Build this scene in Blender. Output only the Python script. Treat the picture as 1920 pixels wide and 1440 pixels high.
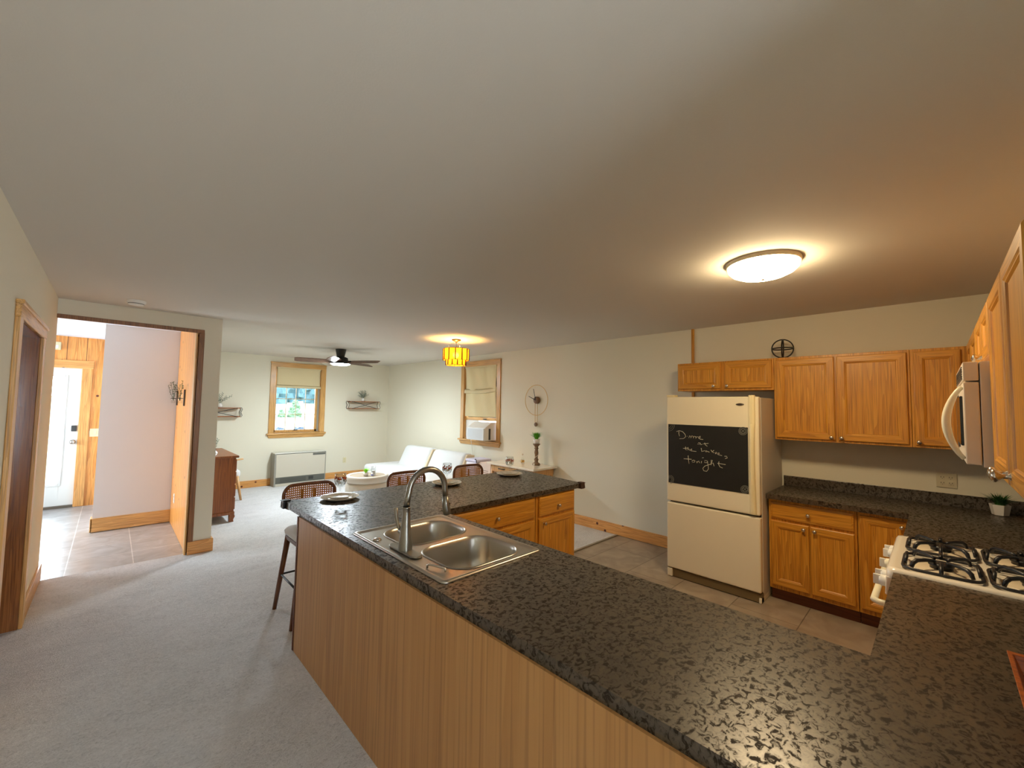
import bpy, bmesh, math, random
from mathutils import Vector, Matrix
from math import pi, sin, cos, radians
random.seed(7)
for o in list(bpy.data.objects): bpy.data.objects.remove(o)
scn = bpy.context.scene
C = scn.collection

# ------------------------------------------------------------------ camera
F_PX, YAW, PITCH, ROLL, ZC = 772.0, 0.7701, 0.0545, 0.01675, 1.64
fwd = Vector((sin(YAW)*cos(PITCH), cos(YAW)*cos(PITCH), sin(PITCH)))
rt = Vector((cos(YAW), -sin(YAW), 0)); up = rt.cross(fwd)
r2 = cos(ROLL)*rt + sin(ROLL)*up; u2 = -sin(ROLL)*rt + cos(ROLL)*up
camd = bpy.data.cameras.new('camera'); cam = bpy.data.objects.new('camera', camd); C.objects.link(cam)
camd.sensor_fit = 'HORIZONTAL'; camd.sensor_width = 36.0; camd.lens = 36.0*F_PX/1920.0
camd.clip_start = 0.02; camd.clip_end = 300
cam.matrix_world = Matrix(((r2.x, u2.x, -fwd.x, 0), (r2.y, u2.y, -fwd.y, 0), (r2.z, u2.z, -fwd.z, ZC), (0, 0, 0, 1)))
scn.camera = cam

# ------------------------------------------------------------------ colour management, world, sun
scn.view_settings.view_transform = 'Standard'; scn.view_settings.look = 'None'
scn.view_settings.exposure = 0.12; scn.view_settings.gamma = 1.0; scn.view_settings.use_curve_mapping = False
w = bpy.data.worlds.new('sky'); scn.world = w; w.use_nodes = True
nt = w.node_tree; nt.nodes.clear()
out = nt.nodes.new('ShaderNodeOutputWorld'); bg = nt.nodes.new('ShaderNodeBackground')
bg.inputs['Color'].default_value = (.79, .90, 1.0, 1)
bg.inputs['Strength'].default_value = 18.0
nt.links.new(bg.outputs[0], out.inputs[0])
scn.cycles.max_bounces = 8; scn.cycles.diffuse_bounces = 5; scn.cycles.adaptive_threshold = .02; scn.cycles.glossy_bounces = 4; scn.cycles.transmission_bounces = 6; scn.cycles.transparent_max_bounces = 16
scn.cycles.sample_clamp_indirect = 6.0; scn.cycles.caustics_reflective = False; scn.cycles.caustics_refractive = False
sd = bpy.data.lights.new('sun', 'SUN'); sd.energy = 8.0; sd.angle = radians(0.6); sd.color = (1, .95, .85)
sun = bpy.data.objects.new('sun', sd); C.objects.link(sun)
sun.rotation_euler = Vector((-0.2, 0.6, -0.78)).to_track_quat('-Z', 'Y').to_euler()
def portal(name, loc, nrm, sx, sy):
    l = bpy.data.lights.new(name, 'AREA'); l.shape = 'RECTANGLE'; l.size = sx; l.size_y = sy
    l.cycles.is_portal = True
    o = bpy.data.objects.new(name, l); C.objects.link(o); o.location = loc
    z = -Vector(nrm); x = Vector((0, 0, 1)).cross(z).normalized(); y = z.cross(x)
    o.matrix_world = Matrix(((x.x, y.x, z.x, loc[0]), (x.y, y.y, z.y, loc[1]), (x.z, y.z, z.z, loc[2]), (0, 0, 0, 1)))
portal('sky_portal_back', (2.78, 9.42, 1.66), (0, -1, 0), 0.96, 1.36)
portal('sky_portal_door', (-0.79, 9.40, 1.17), (0, -1, 0), 0.56, 1.66)
portal('sky_portal_added_hall_left', (-2.52, 7.6, 1.35), (1, 0, 0), 2.6, 1.9)  # portal for the window added in the hall's left wall
portal('sky_portal_added_rear', (1.05, -3.32, 1.32), (0, 1, 0), 2.1, 1.75)  # portal for the window added behind the camera
portal('sky_portal_added_hall_back', (-1.86, 9.42, 1.2), (0, -1, 0), 1.0, 2.0)  # portal for the unseen window added beside the entry door
DOME, BULB, FANL = 64.0, 420.0, 370.0            # lamp emission strengths, used by the lamps below

# ------------------------------------------------------------------ room numbers
H = 2.57; XW = 4.80; YB = 9.24; XL = -0.40; YK = -0.49; YO = 5.62; CT = 0.914
XP0, XP1 = 0.955, 1.665     # peninsula worktop
YL0, YL1 = 2.405, 3.385     # short leg of the worktop
XLE = 3.30

# ------------------------------------------------------------------ materials
def s2l(c):
    return tuple(((v/255)/12.92 if v/255 <= .04045 else ((v/255+.055)/1.055)**2.4) for v in c)
def newmat(name):
    m = bpy.data.materials.new(name); m.use_nodes = True
    return m, m.node_tree, m.node_tree.nodes['Principled BSDF']
def plain(name, rgb, rough=.5, metal=0, spec=.5, coat=0, emit=None, es=0, noise=0, nscale=8, bump=0, bscale=80, trans=0, sheen=0):
    m, t, b = newmat(name); c = s2l(rgb)
    b.inputs['Base Color'].default_value = (*c, 1); b.inputs['Roughness'].default_value = rough
    b.inputs['Metallic'].default_value = metal; b.inputs['Specular IOR Level'].default_value = spec
    b.inputs['Coat Weight'].default_value = coat
    b.inputs['Transmission Weight'].default_value = trans
    b.inputs['Sheen Weight'].default_value = sheen
    if emit: b.inputs['Emission Color'].default_value = (*emit, 1); b.inputs['Emission Strength'].default_value = es
    if noise or bump: tc = t.nodes.new('ShaderNodeTexCoord')
    if noise:
        n = t.nodes.new('ShaderNodeTexNoise'); n.inputs['Scale'].default_value = nscale; n.inputs['Detail'].default_value = 4
        mx = t.nodes.new('ShaderNodeMixRGB'); mx.inputs[1].default_value = (*[v*(1-noise) for v in c], 1); mx.inputs[2].default_value = (*[min(1, v*(1+noise)) for v in c], 1)
        t.links.new(tc.outputs['Object'], n.inputs['Vector']); t.links.new(n.outputs['Fac'], mx.inputs[0]); t.links.new(mx.outputs[0], b.inputs['Base Color'])
    if bump:
        n = t.nodes.new('ShaderNodeTexNoise'); n.inputs['Scale'].default_value = bscale; n.inputs['Detail'].default_value = 3
        bp = t.nodes.new('ShaderNodeBump'); bp.inputs['Strength'].default_value = bump; bp.inputs['Distance'].default_value = .01
        t.links.new(tc.outputs['Object'], n.inputs['Vector']); t.links.new(n.outputs['Fac'], bp.inputs['Height']); t.links.new(bp.outputs[0], b.inputs['Normal'])
    return m
def ramp(t, stops):
    r = t.nodes.new('ShaderNodeValToRGB'); e = r.color_ramp.elements
    while len(e) > 1: e.remove(e[-1])
    e[0].position = stops[0][0]; e[0].color = (*s2l(stops[0][1]), 1)
    for p, c in stops[1:]:
        x = e.new(p); x.color = (*s2l(c), 1)
    return r
def wood(name, cols, axis='z', rough=.38, scale=1.0, knots=0, groove=None, coat=.15, arch=.5, pores=.5, kflat=(1, 1, 1)):
    m, t, b = newmat(name); N = t.nodes.new; L = t.links.new
    tc = N('ShaderNodeTexCoord'); mp = N('ShaderNodeMapping')
    sc = {'x': (.7, 14, 14), 'y': (14, .7, 14), 'z': (14, 14, .7)}[axis]
    mp.inputs['Scale'].default_value = [v*scale for v in sc]; L(tc.outputs['Object'], mp.inputs['Vector'])
    n1 = N('ShaderNodeTexNoise'); n1.inputs['Scale'].default_value = .55; n1.inputs['Detail'].default_value = 2; n1.inputs['Distortion'].default_value = .6; L(mp.outputs[0], n1.inputs['Vector'])
    wv = N('ShaderNodeMath'); wv.operation = 'MULTIPLY'; wv.inputs[1].default_value = 11; L(n1.outputs['Fac'], wv.inputs[0])
    fr = N('ShaderNodeMath'); fr.operation = 'FRACT'; L(wv.outputs[0], fr.inputs[0])
    n2 = N('ShaderNodeTexNoise'); n2.inputs['Scale'].default_value = 6; n2.inputs['Detail'].default_value = 5; L(mp.outputs[0], n2.inputs['Vector'])
    mx = N('ShaderNodeMath'); mx.operation = 'MULTIPLY_ADD'; mx.inputs[1].default_value = arch; L(fr.outputs[0], mx.inputs[0])
    m2 = N('ShaderNodeMath'); m2.operation = 'MULTIPLY'; m2.inputs[1].default_value = 1-arch; L(n2.outputs['Fac'], m2.inputs[0]); L(m2.outputs[0], mx.inputs[2])
    r = ramp(t, [(0.15, cols[0]), (0.5, cols[1]), (0.85, cols[2])]); L(mx.outputs[0], r.inputs[0])
    col = r.outputs[0]
    if pores:
        mp3 = N('ShaderNodeMapping'); mp3.inputs['Scale'].default_value = [v*scale*(9 if v > 5 else 3) for v in sc]; L(tc.outputs['Object'], mp3.inputs['Vector'])
        n3 = N('ShaderNodeTexNoise'); n3.inputs['Scale'].default_value = 2.0; n3.inputs['Detail'].default_value = 1; L(mp3.outputs[0], n3.inputs['Vector'])
        rr = ramp(t, [(.36, (150, 130, 110)), (.5, (255, 255, 255))]); L(n3.outputs['Fac'], rr.inputs[0])
        mm = N('ShaderNodeMixRGB'); mm.blend_type = 'MULTIPLY'; mm.inputs[0].default_value = pores; L(col, mm.inputs[1]); L(rr.outputs[0], mm.inputs[2]); col = mm.outputs[0]
    if knots:
        v = N('ShaderNodeTexVoronoi'); v.inputs['Scale'].default_value = knots; v.voronoi_dimensions = '2D'; sx_ = N('ShaderNodeSeparateXYZ'); cb_ = N('ShaderNodeCombineXYZ'); L(tc.outputs['Object'], sx_.inputs[0]); L(sx_.outputs[1 if kflat[0] < .5 else 0], cb_.inputs[0]); L(sx_.outputs[2], cb_.inputs[1]); L(cb_.outputs[0], v.inputs['Vector'])
        rk = ramp(t, [(0.0, (60, 28, 12)), (.013*knots, (110, 56, 24)), (.022*knots, (255, 255, 255))]); L(v.outputs['Distance'], rk.inputs[0])
        mk = N('ShaderNodeMixRGB'); mk.blend_type = 'MULTIPLY'; mk.inputs[0].default_value = 1; L(col, mk.inputs[1]); L(rk.outputs[0], mk.inputs[2]); col = mk.outputs[0]
    if groove:   # (axis index, pitch)
        sp = N('ShaderNodeSeparateXYZ'); L(tc.outputs['Object'], sp.inputs[0])
        d = N('ShaderNodeMath'); d.operation = 'DIVIDE'; d.inputs[1].default_value = groove[1]; L(sp.outputs[groove[0]], d.inputs[0])
        f = N('ShaderNodeMath'); f.operation = 'FRACT'; L(d.outputs[0], f.inputs[0])
        g = N('ShaderNodeMath'); g.operation = 'COMPARE'; g.inputs[1].default_value = 0.5; g.inputs[2].default_value = .02; L(f.outputs[0], g.inputs[0])
        mg = N('ShaderNodeMixRGB'); mg.inputs[2].default_value = (*s2l((120, 66, 22)), 1); L(g.outputs[0], mg.inputs[0]); L(col, mg.inputs[1]); col = mg.outputs[0]
    L(col, b.inputs['Base Color'])
    b.inputs['Roughness'].default_value = rough; b.inputs['Coat Weight'].default_value = coat; b.inputs['Coat Roughness'].default_value = .25
    bp = N('ShaderNodeBump'); bp.inputs['Strength'].default_value = .08; bp.inputs['Distance'].default_value = .004; L(n2.outputs['Fac'], bp.inputs['Height']); L(bp.outputs[0], b.inputs['Normal'])
    return m
OAKC = [(186, 122, 34), (208, 144, 44), (220, 160, 60)]
oakV = wood('honey_oak_vertical', OAKC, 'z'); oakX = wood('honey_oak_along_x', OAKC, 'x'); oakY = wood('honey_oak_along_y', OAKC, 'y')
oakPanel = wood('oak_back_panel', [(174, 124, 70), (186, 137, 82), (196, 148, 92)], 'z', scale=.3, rough=.45, coat=.05, pores=.3, arch=.35)
oakEdge = plain('dark_stained_edge', (96, 48, 24), .4)
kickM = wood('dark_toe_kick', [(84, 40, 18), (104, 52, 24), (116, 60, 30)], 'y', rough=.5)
PINEC = [(206, 140, 70), (226, 162, 88), (234, 176, 104)]
pineY = wood('pine_along_y', PINEC, 'y', knots=4.5, kflat=(.01, 1, 1), rough=.4); pineX = wood('pine_along_x', PINEC, 'x', knots=4.5, kflat=(1, .01, 1), rough=.4); pineV = wood('pine_vertical', PINEC, 'z', rough=.4)
PANC = [(216, 136, 60), (236, 160, 80), (242, 176, 98)]
paneling = wood('knotty_pine_paneling', PANC, 'z', knots=1.7, kflat=(.01, 1, .6), groove=(1, .19), rough=.35)
panelingX = wood('knotty_pine_paneling_entry', PANC, 'z', knots=1.9, kflat=(1, .01, .6), groove=(0, .21), rough=.35)
casing = wood('golden_casing_vertical', [(196, 146, 78), (212, 162, 94), (222, 174, 108)], 'z', rough=.35)
casingX = wood('golden_casing_along_x', [(196, 146, 78), (212, 162, 94), (222, 174, 108)], 'x', rough=.35)
casingY = wood('golden_casing_along_y', [(196, 146, 78), (212, 162, 94), (222, 174, 108)], 'y', rough=.35)
darkTrim = wood('brown_opening_trim', [(120, 74, 32), (140, 90, 42), (150, 100, 50)], 'z', rough=.4)
doorWood = wood('brown_door', [(128, 76, 32), (150, 92, 40), (162, 104, 48)], 'z', rough=.22, coat=.5)
cherry = wood('cherry_dresser', [(118, 64, 26), (142, 80, 34), (156, 92, 42)], 'z', rough=.35)
walnut = wood('walnut_stool', [(84, 46, 24), (112, 64, 32), (124, 74, 40)], 'z', rough=.35)
shelfW = wood('shelf_board', [(140, 84, 46), (166, 106, 62), (176, 118, 74)], 'x', rough=.5)
lightW = wood('light_wood', [(196, 146, 90), (214, 166, 108), (222, 178, 122)], 'z', rough=.45)
bladeW = wood('fan_blade_wood', [(96, 66, 46), (118, 84, 60), (128, 94, 70)], 'x', rough=.45)
trayW = wood('tray_wood', [(140, 62, 18), (176, 86, 26), (190, 100, 34)], 'y', rough=.4)

wallM = plain('cream_wall_paint', (226, 220, 200), .75, bump=.05, bscale=220)
ceilM = plain('ceiling_paint', (212, 206, 196), .85, bump=.05, bscale=160)
hallM = plain('hall_partition_paint', (208, 206, 206), .7, bump=.05, bscale=200)
whitePaint = plain('white_door_paint', (232, 232, 226), .4)
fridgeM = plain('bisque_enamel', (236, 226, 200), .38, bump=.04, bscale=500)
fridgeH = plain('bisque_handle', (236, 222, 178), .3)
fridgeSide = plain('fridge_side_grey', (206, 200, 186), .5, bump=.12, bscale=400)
whiteEnamel = plain('white_enamel', (238, 230, 216), .2, coat=.3)
whitePlastic = plain('white_plastic', (232, 230, 224), .35)
mwM = plain('microwave_white', (222, 214, 202), .4)
handleM = plain('ivory_handle', (240, 234, 208), .3)
blackGloss = plain('black_gloss', (12, 12, 14), .12)
blackIron = plain('cast_iron', (26, 26, 30), .38, bump=.1, bscale=300)
blackMetal = plain('black_metal', (20, 19, 18), .45)
darkGrey = plain('dark_grey', (58, 58, 56), .4)
chrome = plain('brushed_nickel', (206, 200, 192), .22, metal=1)
brass = plain('satin_brass_nickel', (214, 190, 150), .2, metal=1)
steelDark = plain('faucet_nickel', (150, 146, 138), .3, metal=1)
whiteCer = plain('white_ceramic', (236, 232, 226), .25)
plateM = plain('stoneware_taupe', (216, 206, 188), .2, coat=.3)
fabricW = plain('white_upholstery', (218, 218, 216), .9, bump=.15, bscale=160, sheen=.3)
fabricB = plain('beige_upholstery', (226, 206, 170), .9, bump=.15, bscale=160)
greenM = plain('grass_green', (98, 176, 40), .6, noise=.5, nscale=30)
darkGreen = plain('deep_green', (38, 92, 30), .6, noise=.5, nscale=30)
olive = plain('olive_leaf', (78, 94, 76), .6, noise=.3, nscale=30)
soil = plain('soil', (52, 36, 26), .9)
heaterM = plain('heater_cream', (196, 188, 170), .45)
heaterS = plain('heater_side', (150, 146, 134), .45)
heaterD = plain('heater_grille', (92, 92, 84), .45)
outletM = plain('ivory_outlet', (222, 212, 170), .4)
slotM = plain('outlet_slot', (40, 34, 26), .5)
chalkM = plain('chalkboard_black', (20, 20, 17), .55, noise=.35, nscale=6)
chalkW = plain('chalk_white', (214, 210, 190), .9)
chalkG = plain('chalk_grey', (140, 140, 132), .9)
cane = plain('woven_cane', (178, 118, 40), .6, bump=.2, bscale=300)
fabricShade = None
guardM = plain('brown_rubber', (70, 44, 24), .45)
guardB = plain('dark_rubber', (30, 28, 34), .3)
leafO = plain('russet_leaf_paint', (186, 84, 40), .5, noise=.4, nscale=60)
leafW = plain('white_leaf_paint', (226, 226, 222), .5)
leafK = plain('grey_leaf_line', (92, 88, 84), .5)
clockB = plain('clock_bronze', (112, 84, 60), .4)
clockG = plain('clock_gold_ring', (214, 178, 112), .35, metal=.6)
paper = plain('white_carton', (236, 234, 240), .6)
cardM = plain('pale_carton', (226, 208, 198), .7)
inkM = plain('grey_ink', (150, 120, 116), .7)
candleW = plain('weathered_wood', (126, 104, 84), .8, noise=.35, nscale=40)
ottM = plain('cream_vinyl', (206, 196, 180), .5)
ottTop = plain('taupe_tray', (160, 142, 120), .5)
groundM = plain('lawn', (98, 100, 80), 1, noise=.25, nscale=.6)
treeM = plain('tree_leaves', (60, 88, 62), .9, noise=.5, nscale=2)
treeB = plain('spruce_leaves', (48, 78, 84), .9, noise=.5, nscale=2)
bushM = plain('shrub_leaves', (46, 62, 78), .9, noise=.4, nscale=9)
barkM = plain('bark', (96, 80, 66), .9)
concrete = plain('porch_concrete', (176, 172, 166), .9, noise=.1, nscale=5)
dome = plain('lamp_dome_glass', (255, 244, 220), .4, emit=(1, .76, .44), es=DOME)
fanLens = plain('fan_light_lens', (255, 255, 255), .4, emit=(.80, .92, 1), es=FANL)
bulbM = plain('bulb_glass', (255, 240, 200), .3, emit=(1, .62, .20), es=BULB)
def shellM():
    m, t, b = newmat('amber_capiz'); c = s2l((250, 176, 40)); N = t.nodes.new
    tr = N('ShaderNodeBsdfTranslucent'); tr.inputs[0].default_value = (1, .74, .12, 1)
    b.inputs['Base Color'].default_value = (*c, 1); b.inputs['Roughness'].default_value = .35
    mx = N('ShaderNodeMixShader'); mx.inputs[0].default_value = .5
    tp = N('ShaderNodeBsdfTransparent'); tp.inputs[0].default_value = (1, .72, .22, 1); m2 = N('ShaderNodeMixShader'); m2.inputs[0].default_value = .22
    t.links.new(b.outputs[0], mx.inputs[1]); t.links.new(tr.outputs[0], mx.inputs[2]); t.links.new(mx.outputs[0], m2.inputs[1]); t.links.new(tp.outputs[0], m2.inputs[2]); t.links.new(m2.outputs[0], t.nodes['Material Output'].inputs[0]); return m
shell = shellM(); shellD = plain('amber_slat', (120, 66, 12), .5)
def shadeM():
    m, t, b = newmat('roman_shade_linen'); N = t.nodes.new
    b.inputs['Base Color'].default_value = (*s2l((222, 206, 164)), 1); b.inputs['Roughness'].default_value = .9
    tr = N('ShaderNodeBsdfTranslucent'); tr.inputs[0].default_value = (*s2l((226, 214, 170)), 1)
    mx = N('ShaderNodeMixShader'); mx.inputs[0].default_value = .08
    t.links.new(b.outputs[0], mx.inputs[1]); t.links.new(tr.outputs[0], mx.inputs[2]); t.links.new(mx.outputs[0], t.nodes['Material Output'].inputs[0]); return m
fabricShade = shadeM()
def paneM():
    m, t, b = newmat('window_glass'); N = t.nodes.new; t.nodes.remove(b)
    tr = N('ShaderNodeBsdfTransparent'); gl = N('ShaderNodeBsdfGlossy'); gl.inputs['Roughness'].default_value = .02
    lw = N('ShaderNodeFresnel'); lw.inputs[0].default_value = 1.45; mx = N('ShaderNodeMixShader')
    t.links.new(lw.outputs[0], mx.inputs[0]); t.links.new(tr.outputs[0], mx.inputs[1]); t.links.new(gl.outputs[0], mx.inputs[2]); t.links.new(mx.outputs[0], t.nodes['Material Output'].inputs[0]); return m
pane = paneM()
def goblet_glass():
    m, t, b = newmat('clear_glass'); N = t.nodes.new; t.nodes.remove(b)
    tr = N('ShaderNodeBsdfTransparent'); tr.inputs[0].default_value = (.97, .98, .98, 1); gl = N('ShaderNodeBsdfGlossy'); gl.inputs['Roughness'].default_value = .03
    lw = N('ShaderNodeLayerWeight'); pw = N('ShaderNodeMath'); pw.operation = 'POWER'; pw.inputs[1].default_value = 4; ml = N('ShaderNodeMath'); ml.operation = 'MULTIPLY_ADD'; ml.inputs[1].default_value = .6; ml.inputs[2].default_value = .08; mx = N('ShaderNodeMixShader')
    t.links.new(lw.outputs['Facing'], pw.inputs[0]); t.links.new(pw.outputs[0], ml.inputs[0])
    t.links.new(ml.outputs[0], mx.inputs[0]); t.links.new(tr.outputs[0], mx.inputs[1]); t.links.new(gl.outputs[0], mx.inputs[2]); t.links.new(mx.outputs[0], t.nodes['Material Output'].inputs[0]); return m
clearGlass = goblet_glass()
def steelM():
    m, t, b = newmat('brushed_steel'); N = t.nodes.new; L = t.links.new
    b.inputs['Metallic'].default_value = 1; b.inputs['Base Color'].default_value = (.52, .49, .44, 1); b.inputs['Roughness'].default_value = .3
    tc = N('ShaderNodeTexCoord'); mp = N('ShaderNodeMapping'); mp.inputs['Scale'].default_value = (300, 8, 60); L(tc.outputs['Object'], mp.inputs[0])
    n = N('ShaderNodeTexNoise'); n.inputs['Scale'].default_value = 1; L(mp.outputs[0], n.inputs['Vector'])
    bp = N('ShaderNodeBump'); bp.inputs['Strength'].default_value = .05; bp.inputs['Distance'].default_value = .002; L(n.outputs['Fac'], bp.inputs['Height']); L(bp.outputs[0], b.inputs['Normal'])
    return m
steel = steelM()
def counterM():
    m, t, b = newmat('dark_mottled_laminate'); N = t.nodes.new; L = t.links.new
    tc = N('ShaderNodeTexCoord')
    mp = N('ShaderNodeMapping'); mp.inputs['Scale'].default_value = (1, 1.25, 1); mp.inputs['Rotation'].default_value = (0, 0, .5); L(tc.outputs['Object'], mp.inputs[0])
    n = N('ShaderNodeTexNoise'); n.inputs['Scale'].default_value = 46; n.inputs['Detail'].default_value = 5; n.inputs['Roughness'].default_value = .62; n.inputs['Distortion'].default_value = .9; L(mp.outputs[0], n.inputs['Vector'])
    n2 = N('ShaderNodeTexNoise'); n2.inputs['Scale'].default_value = 5; n2.inputs['Detail'].default_value = 3; L(tc.outputs['Object'], n2.inputs['Vector'])
    r = ramp(t, [(.40, (48, 40, 32)), (.48, (68, 58, 46)), (.56, (80, 69, 53)), (.7, (98, 84, 64))]); L(n.outputs['Fac'], r.inputs[0])
    mx = N('ShaderNodeMixRGB'); mx.blend_type = 'MULTIPLY'; mx.inputs[0].default_value = .5
    r2_ = ramp(t, [(.3, (170, 165, 160)), (.7, (255, 255, 255))]); L(n2.outputs['Fac'], r2_.inputs[0])
    L(r.outputs[0], mx.inputs[1]); L(r2_.outputs[0], mx.inputs[2]); L(mx.outputs[0], b.inputs['Base Color'])
    rr = N('ShaderNodeMapRange'); rr.inputs['From Min'].default_value = .40; rr.inputs['From Max'].default_value = .52; rr.inputs['To Min'].default_value = .55; rr.inputs['To Max'].default_value = .30
    L(n.outputs['Fac'], rr.inputs[0]); L(rr.outputs[0], b.inputs['Roughness']); sp_ = N('ShaderNodeMapRange'); sp_.inputs['From Min'].default_value = .42; sp_.inputs['From Max'].default_value = .50; sp_.inputs['To Min'].default_value = .15; sp_.inputs['To Max'].default_value = .85; L(n.outputs['Fac'], sp_.inputs[0]); L(sp_.outputs[0], b.inputs['Specular IOR Level'])
    bp = N('ShaderNodeBump'); bp.inputs['Strength'].default_value = .035; bp.inputs['Distance'].default_value = .003; L(n.outputs['Fac'], bp.inputs['Height']); L(bp.outputs[0], b.inputs['Normal'])
    return m
counter = counterM()
def carpetM():
    m, t, b = newmat('plush_carpet'); N = t.nodes.new; L = t.links.new
    tc = N('ShaderNodeTexCoord'); mp = N('ShaderNodeMapping'); mp.inputs['Rotation'].default_value = (0, 0, .75); mp.inputs['Scale'].default_value = (1, 2.0, 1); L(tc.outputs['Object'], mp.inputs[0])
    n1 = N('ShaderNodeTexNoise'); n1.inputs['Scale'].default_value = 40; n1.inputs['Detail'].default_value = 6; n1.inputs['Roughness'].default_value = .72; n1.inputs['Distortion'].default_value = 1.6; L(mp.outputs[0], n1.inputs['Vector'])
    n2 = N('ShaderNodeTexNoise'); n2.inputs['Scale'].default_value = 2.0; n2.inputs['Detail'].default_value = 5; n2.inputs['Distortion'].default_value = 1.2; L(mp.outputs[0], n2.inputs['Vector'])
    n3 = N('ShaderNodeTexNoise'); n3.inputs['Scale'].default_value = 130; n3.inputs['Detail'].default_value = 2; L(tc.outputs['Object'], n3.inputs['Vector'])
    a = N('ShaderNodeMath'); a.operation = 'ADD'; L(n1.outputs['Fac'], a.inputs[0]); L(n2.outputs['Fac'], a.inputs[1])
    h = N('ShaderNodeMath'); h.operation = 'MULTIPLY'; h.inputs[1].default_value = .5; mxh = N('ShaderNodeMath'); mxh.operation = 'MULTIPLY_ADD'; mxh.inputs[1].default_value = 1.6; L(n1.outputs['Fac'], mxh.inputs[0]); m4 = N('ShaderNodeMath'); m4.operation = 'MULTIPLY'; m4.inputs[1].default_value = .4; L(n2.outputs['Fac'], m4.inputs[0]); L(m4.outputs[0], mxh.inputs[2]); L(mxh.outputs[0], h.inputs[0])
    r = ramp(t, [(.32, (180, 177, 175)), (.46, (222, 220, 219)), (.54, (234, 232, 231)), (.68, (248, 247, 246))]); L(h.outputs[0], r.inputs[0]); L(r.outputs[0], b.inputs['Base Color'])  # shading of the pile painted in as lighter and darker strokes
    b.inputs['Roughness'].default_value = 1; b.inputs['Specular IOR Level'].default_value = .1; b.inputs['Sheen Weight'].default_value = .2
    s = N('ShaderNodeMath'); s.operation = 'MULTIPLY_ADD'; s.inputs[1].default_value = .6; L(n3.outputs['Fac'], s.inputs[0]); L(a.outputs[0], s.inputs[2])
    bp = N('ShaderNodeBump'); bp.inputs['Strength'].default_value = .7; bp.inputs['Distance'].default_value = .03; L(s.outputs[0], bp.inputs['Height']); L(bp.outputs[0], b.inputs['Normal'])
    return m
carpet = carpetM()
def tileM(name, c1, c2, grout, w_, h_, off, rough, ox=0, oy=0):
    m, t, b = newmat(name); N = t.nodes.new; L = t.links.new
    tc = N('ShaderNodeTexCoord'); mp = N('ShaderNodeMapping'); mp.inputs['Location'].default_value = (ox, oy, 0); L(tc.outputs['Object'], mp.inputs[0])
    br = N('ShaderNodeTexBrick'); br.offset = off; br.inputs['Scale'].default_value = 1; br.inputs['Brick Width'].default_value = w_; br.inputs['Row Height'].default_value = h_
    br.inputs['Mortar Size'].default_value = .004; br.inputs['Color1'].default_value = (*s2l(c1), 1); br.inputs['Color2'].default_value = (*s2l(c2), 1); br.inputs['Mortar'].default_value = (*s2l(grout), 1)
    L(mp.outputs[0], br.inputs['Vector'])
    n = N('ShaderNodeTexNoise'); n.inputs['Scale'].default_value = 5; n.inputs['Detail'].default_value = 7; n.inputs['Distortion'].default_value = 1.0; L(tc.outputs['Object'], n.inputs['Vector'])
    r = ramp(t, [(.3, (200, 194, 186)), (.7, (255, 255, 255))]); L(n.outputs['Fac'], r.inputs[0])
    mx = N('ShaderNodeMixRGB'); mx.blend_type = 'MULTIPLY'; mx.inputs[0].default_value = .8; L(br.outputs[0], mx.inputs[1]); L(r.outputs[0], mx.inputs[2]); L(mx.outputs[0], b.inputs['Base Color'])
    b.inputs['Roughness'].default_value = rough
    bp = N('ShaderNodeBump'); bp.inputs['Strength'].default_value = .3; bp.inputs['Distance'].default_value = .003; bp.invert = True; L(br.outputs['Fac'], bp.inputs['Height']); L(bp.outputs[0], b.inputs['Normal'])
    return m
tileK = tileM('kitchen_floor_tile', (176, 160, 140), (164, 150, 132), (120, 108, 92), .95, .48, .5, .4, ox=-.06, oy=-.30)
tileH = tileM('hall_floor_tile', (182, 180, 178), (172, 172, 172), (226, 224, 222), .48, .48, 0, .28, ox=.24, oy=.10)

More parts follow.
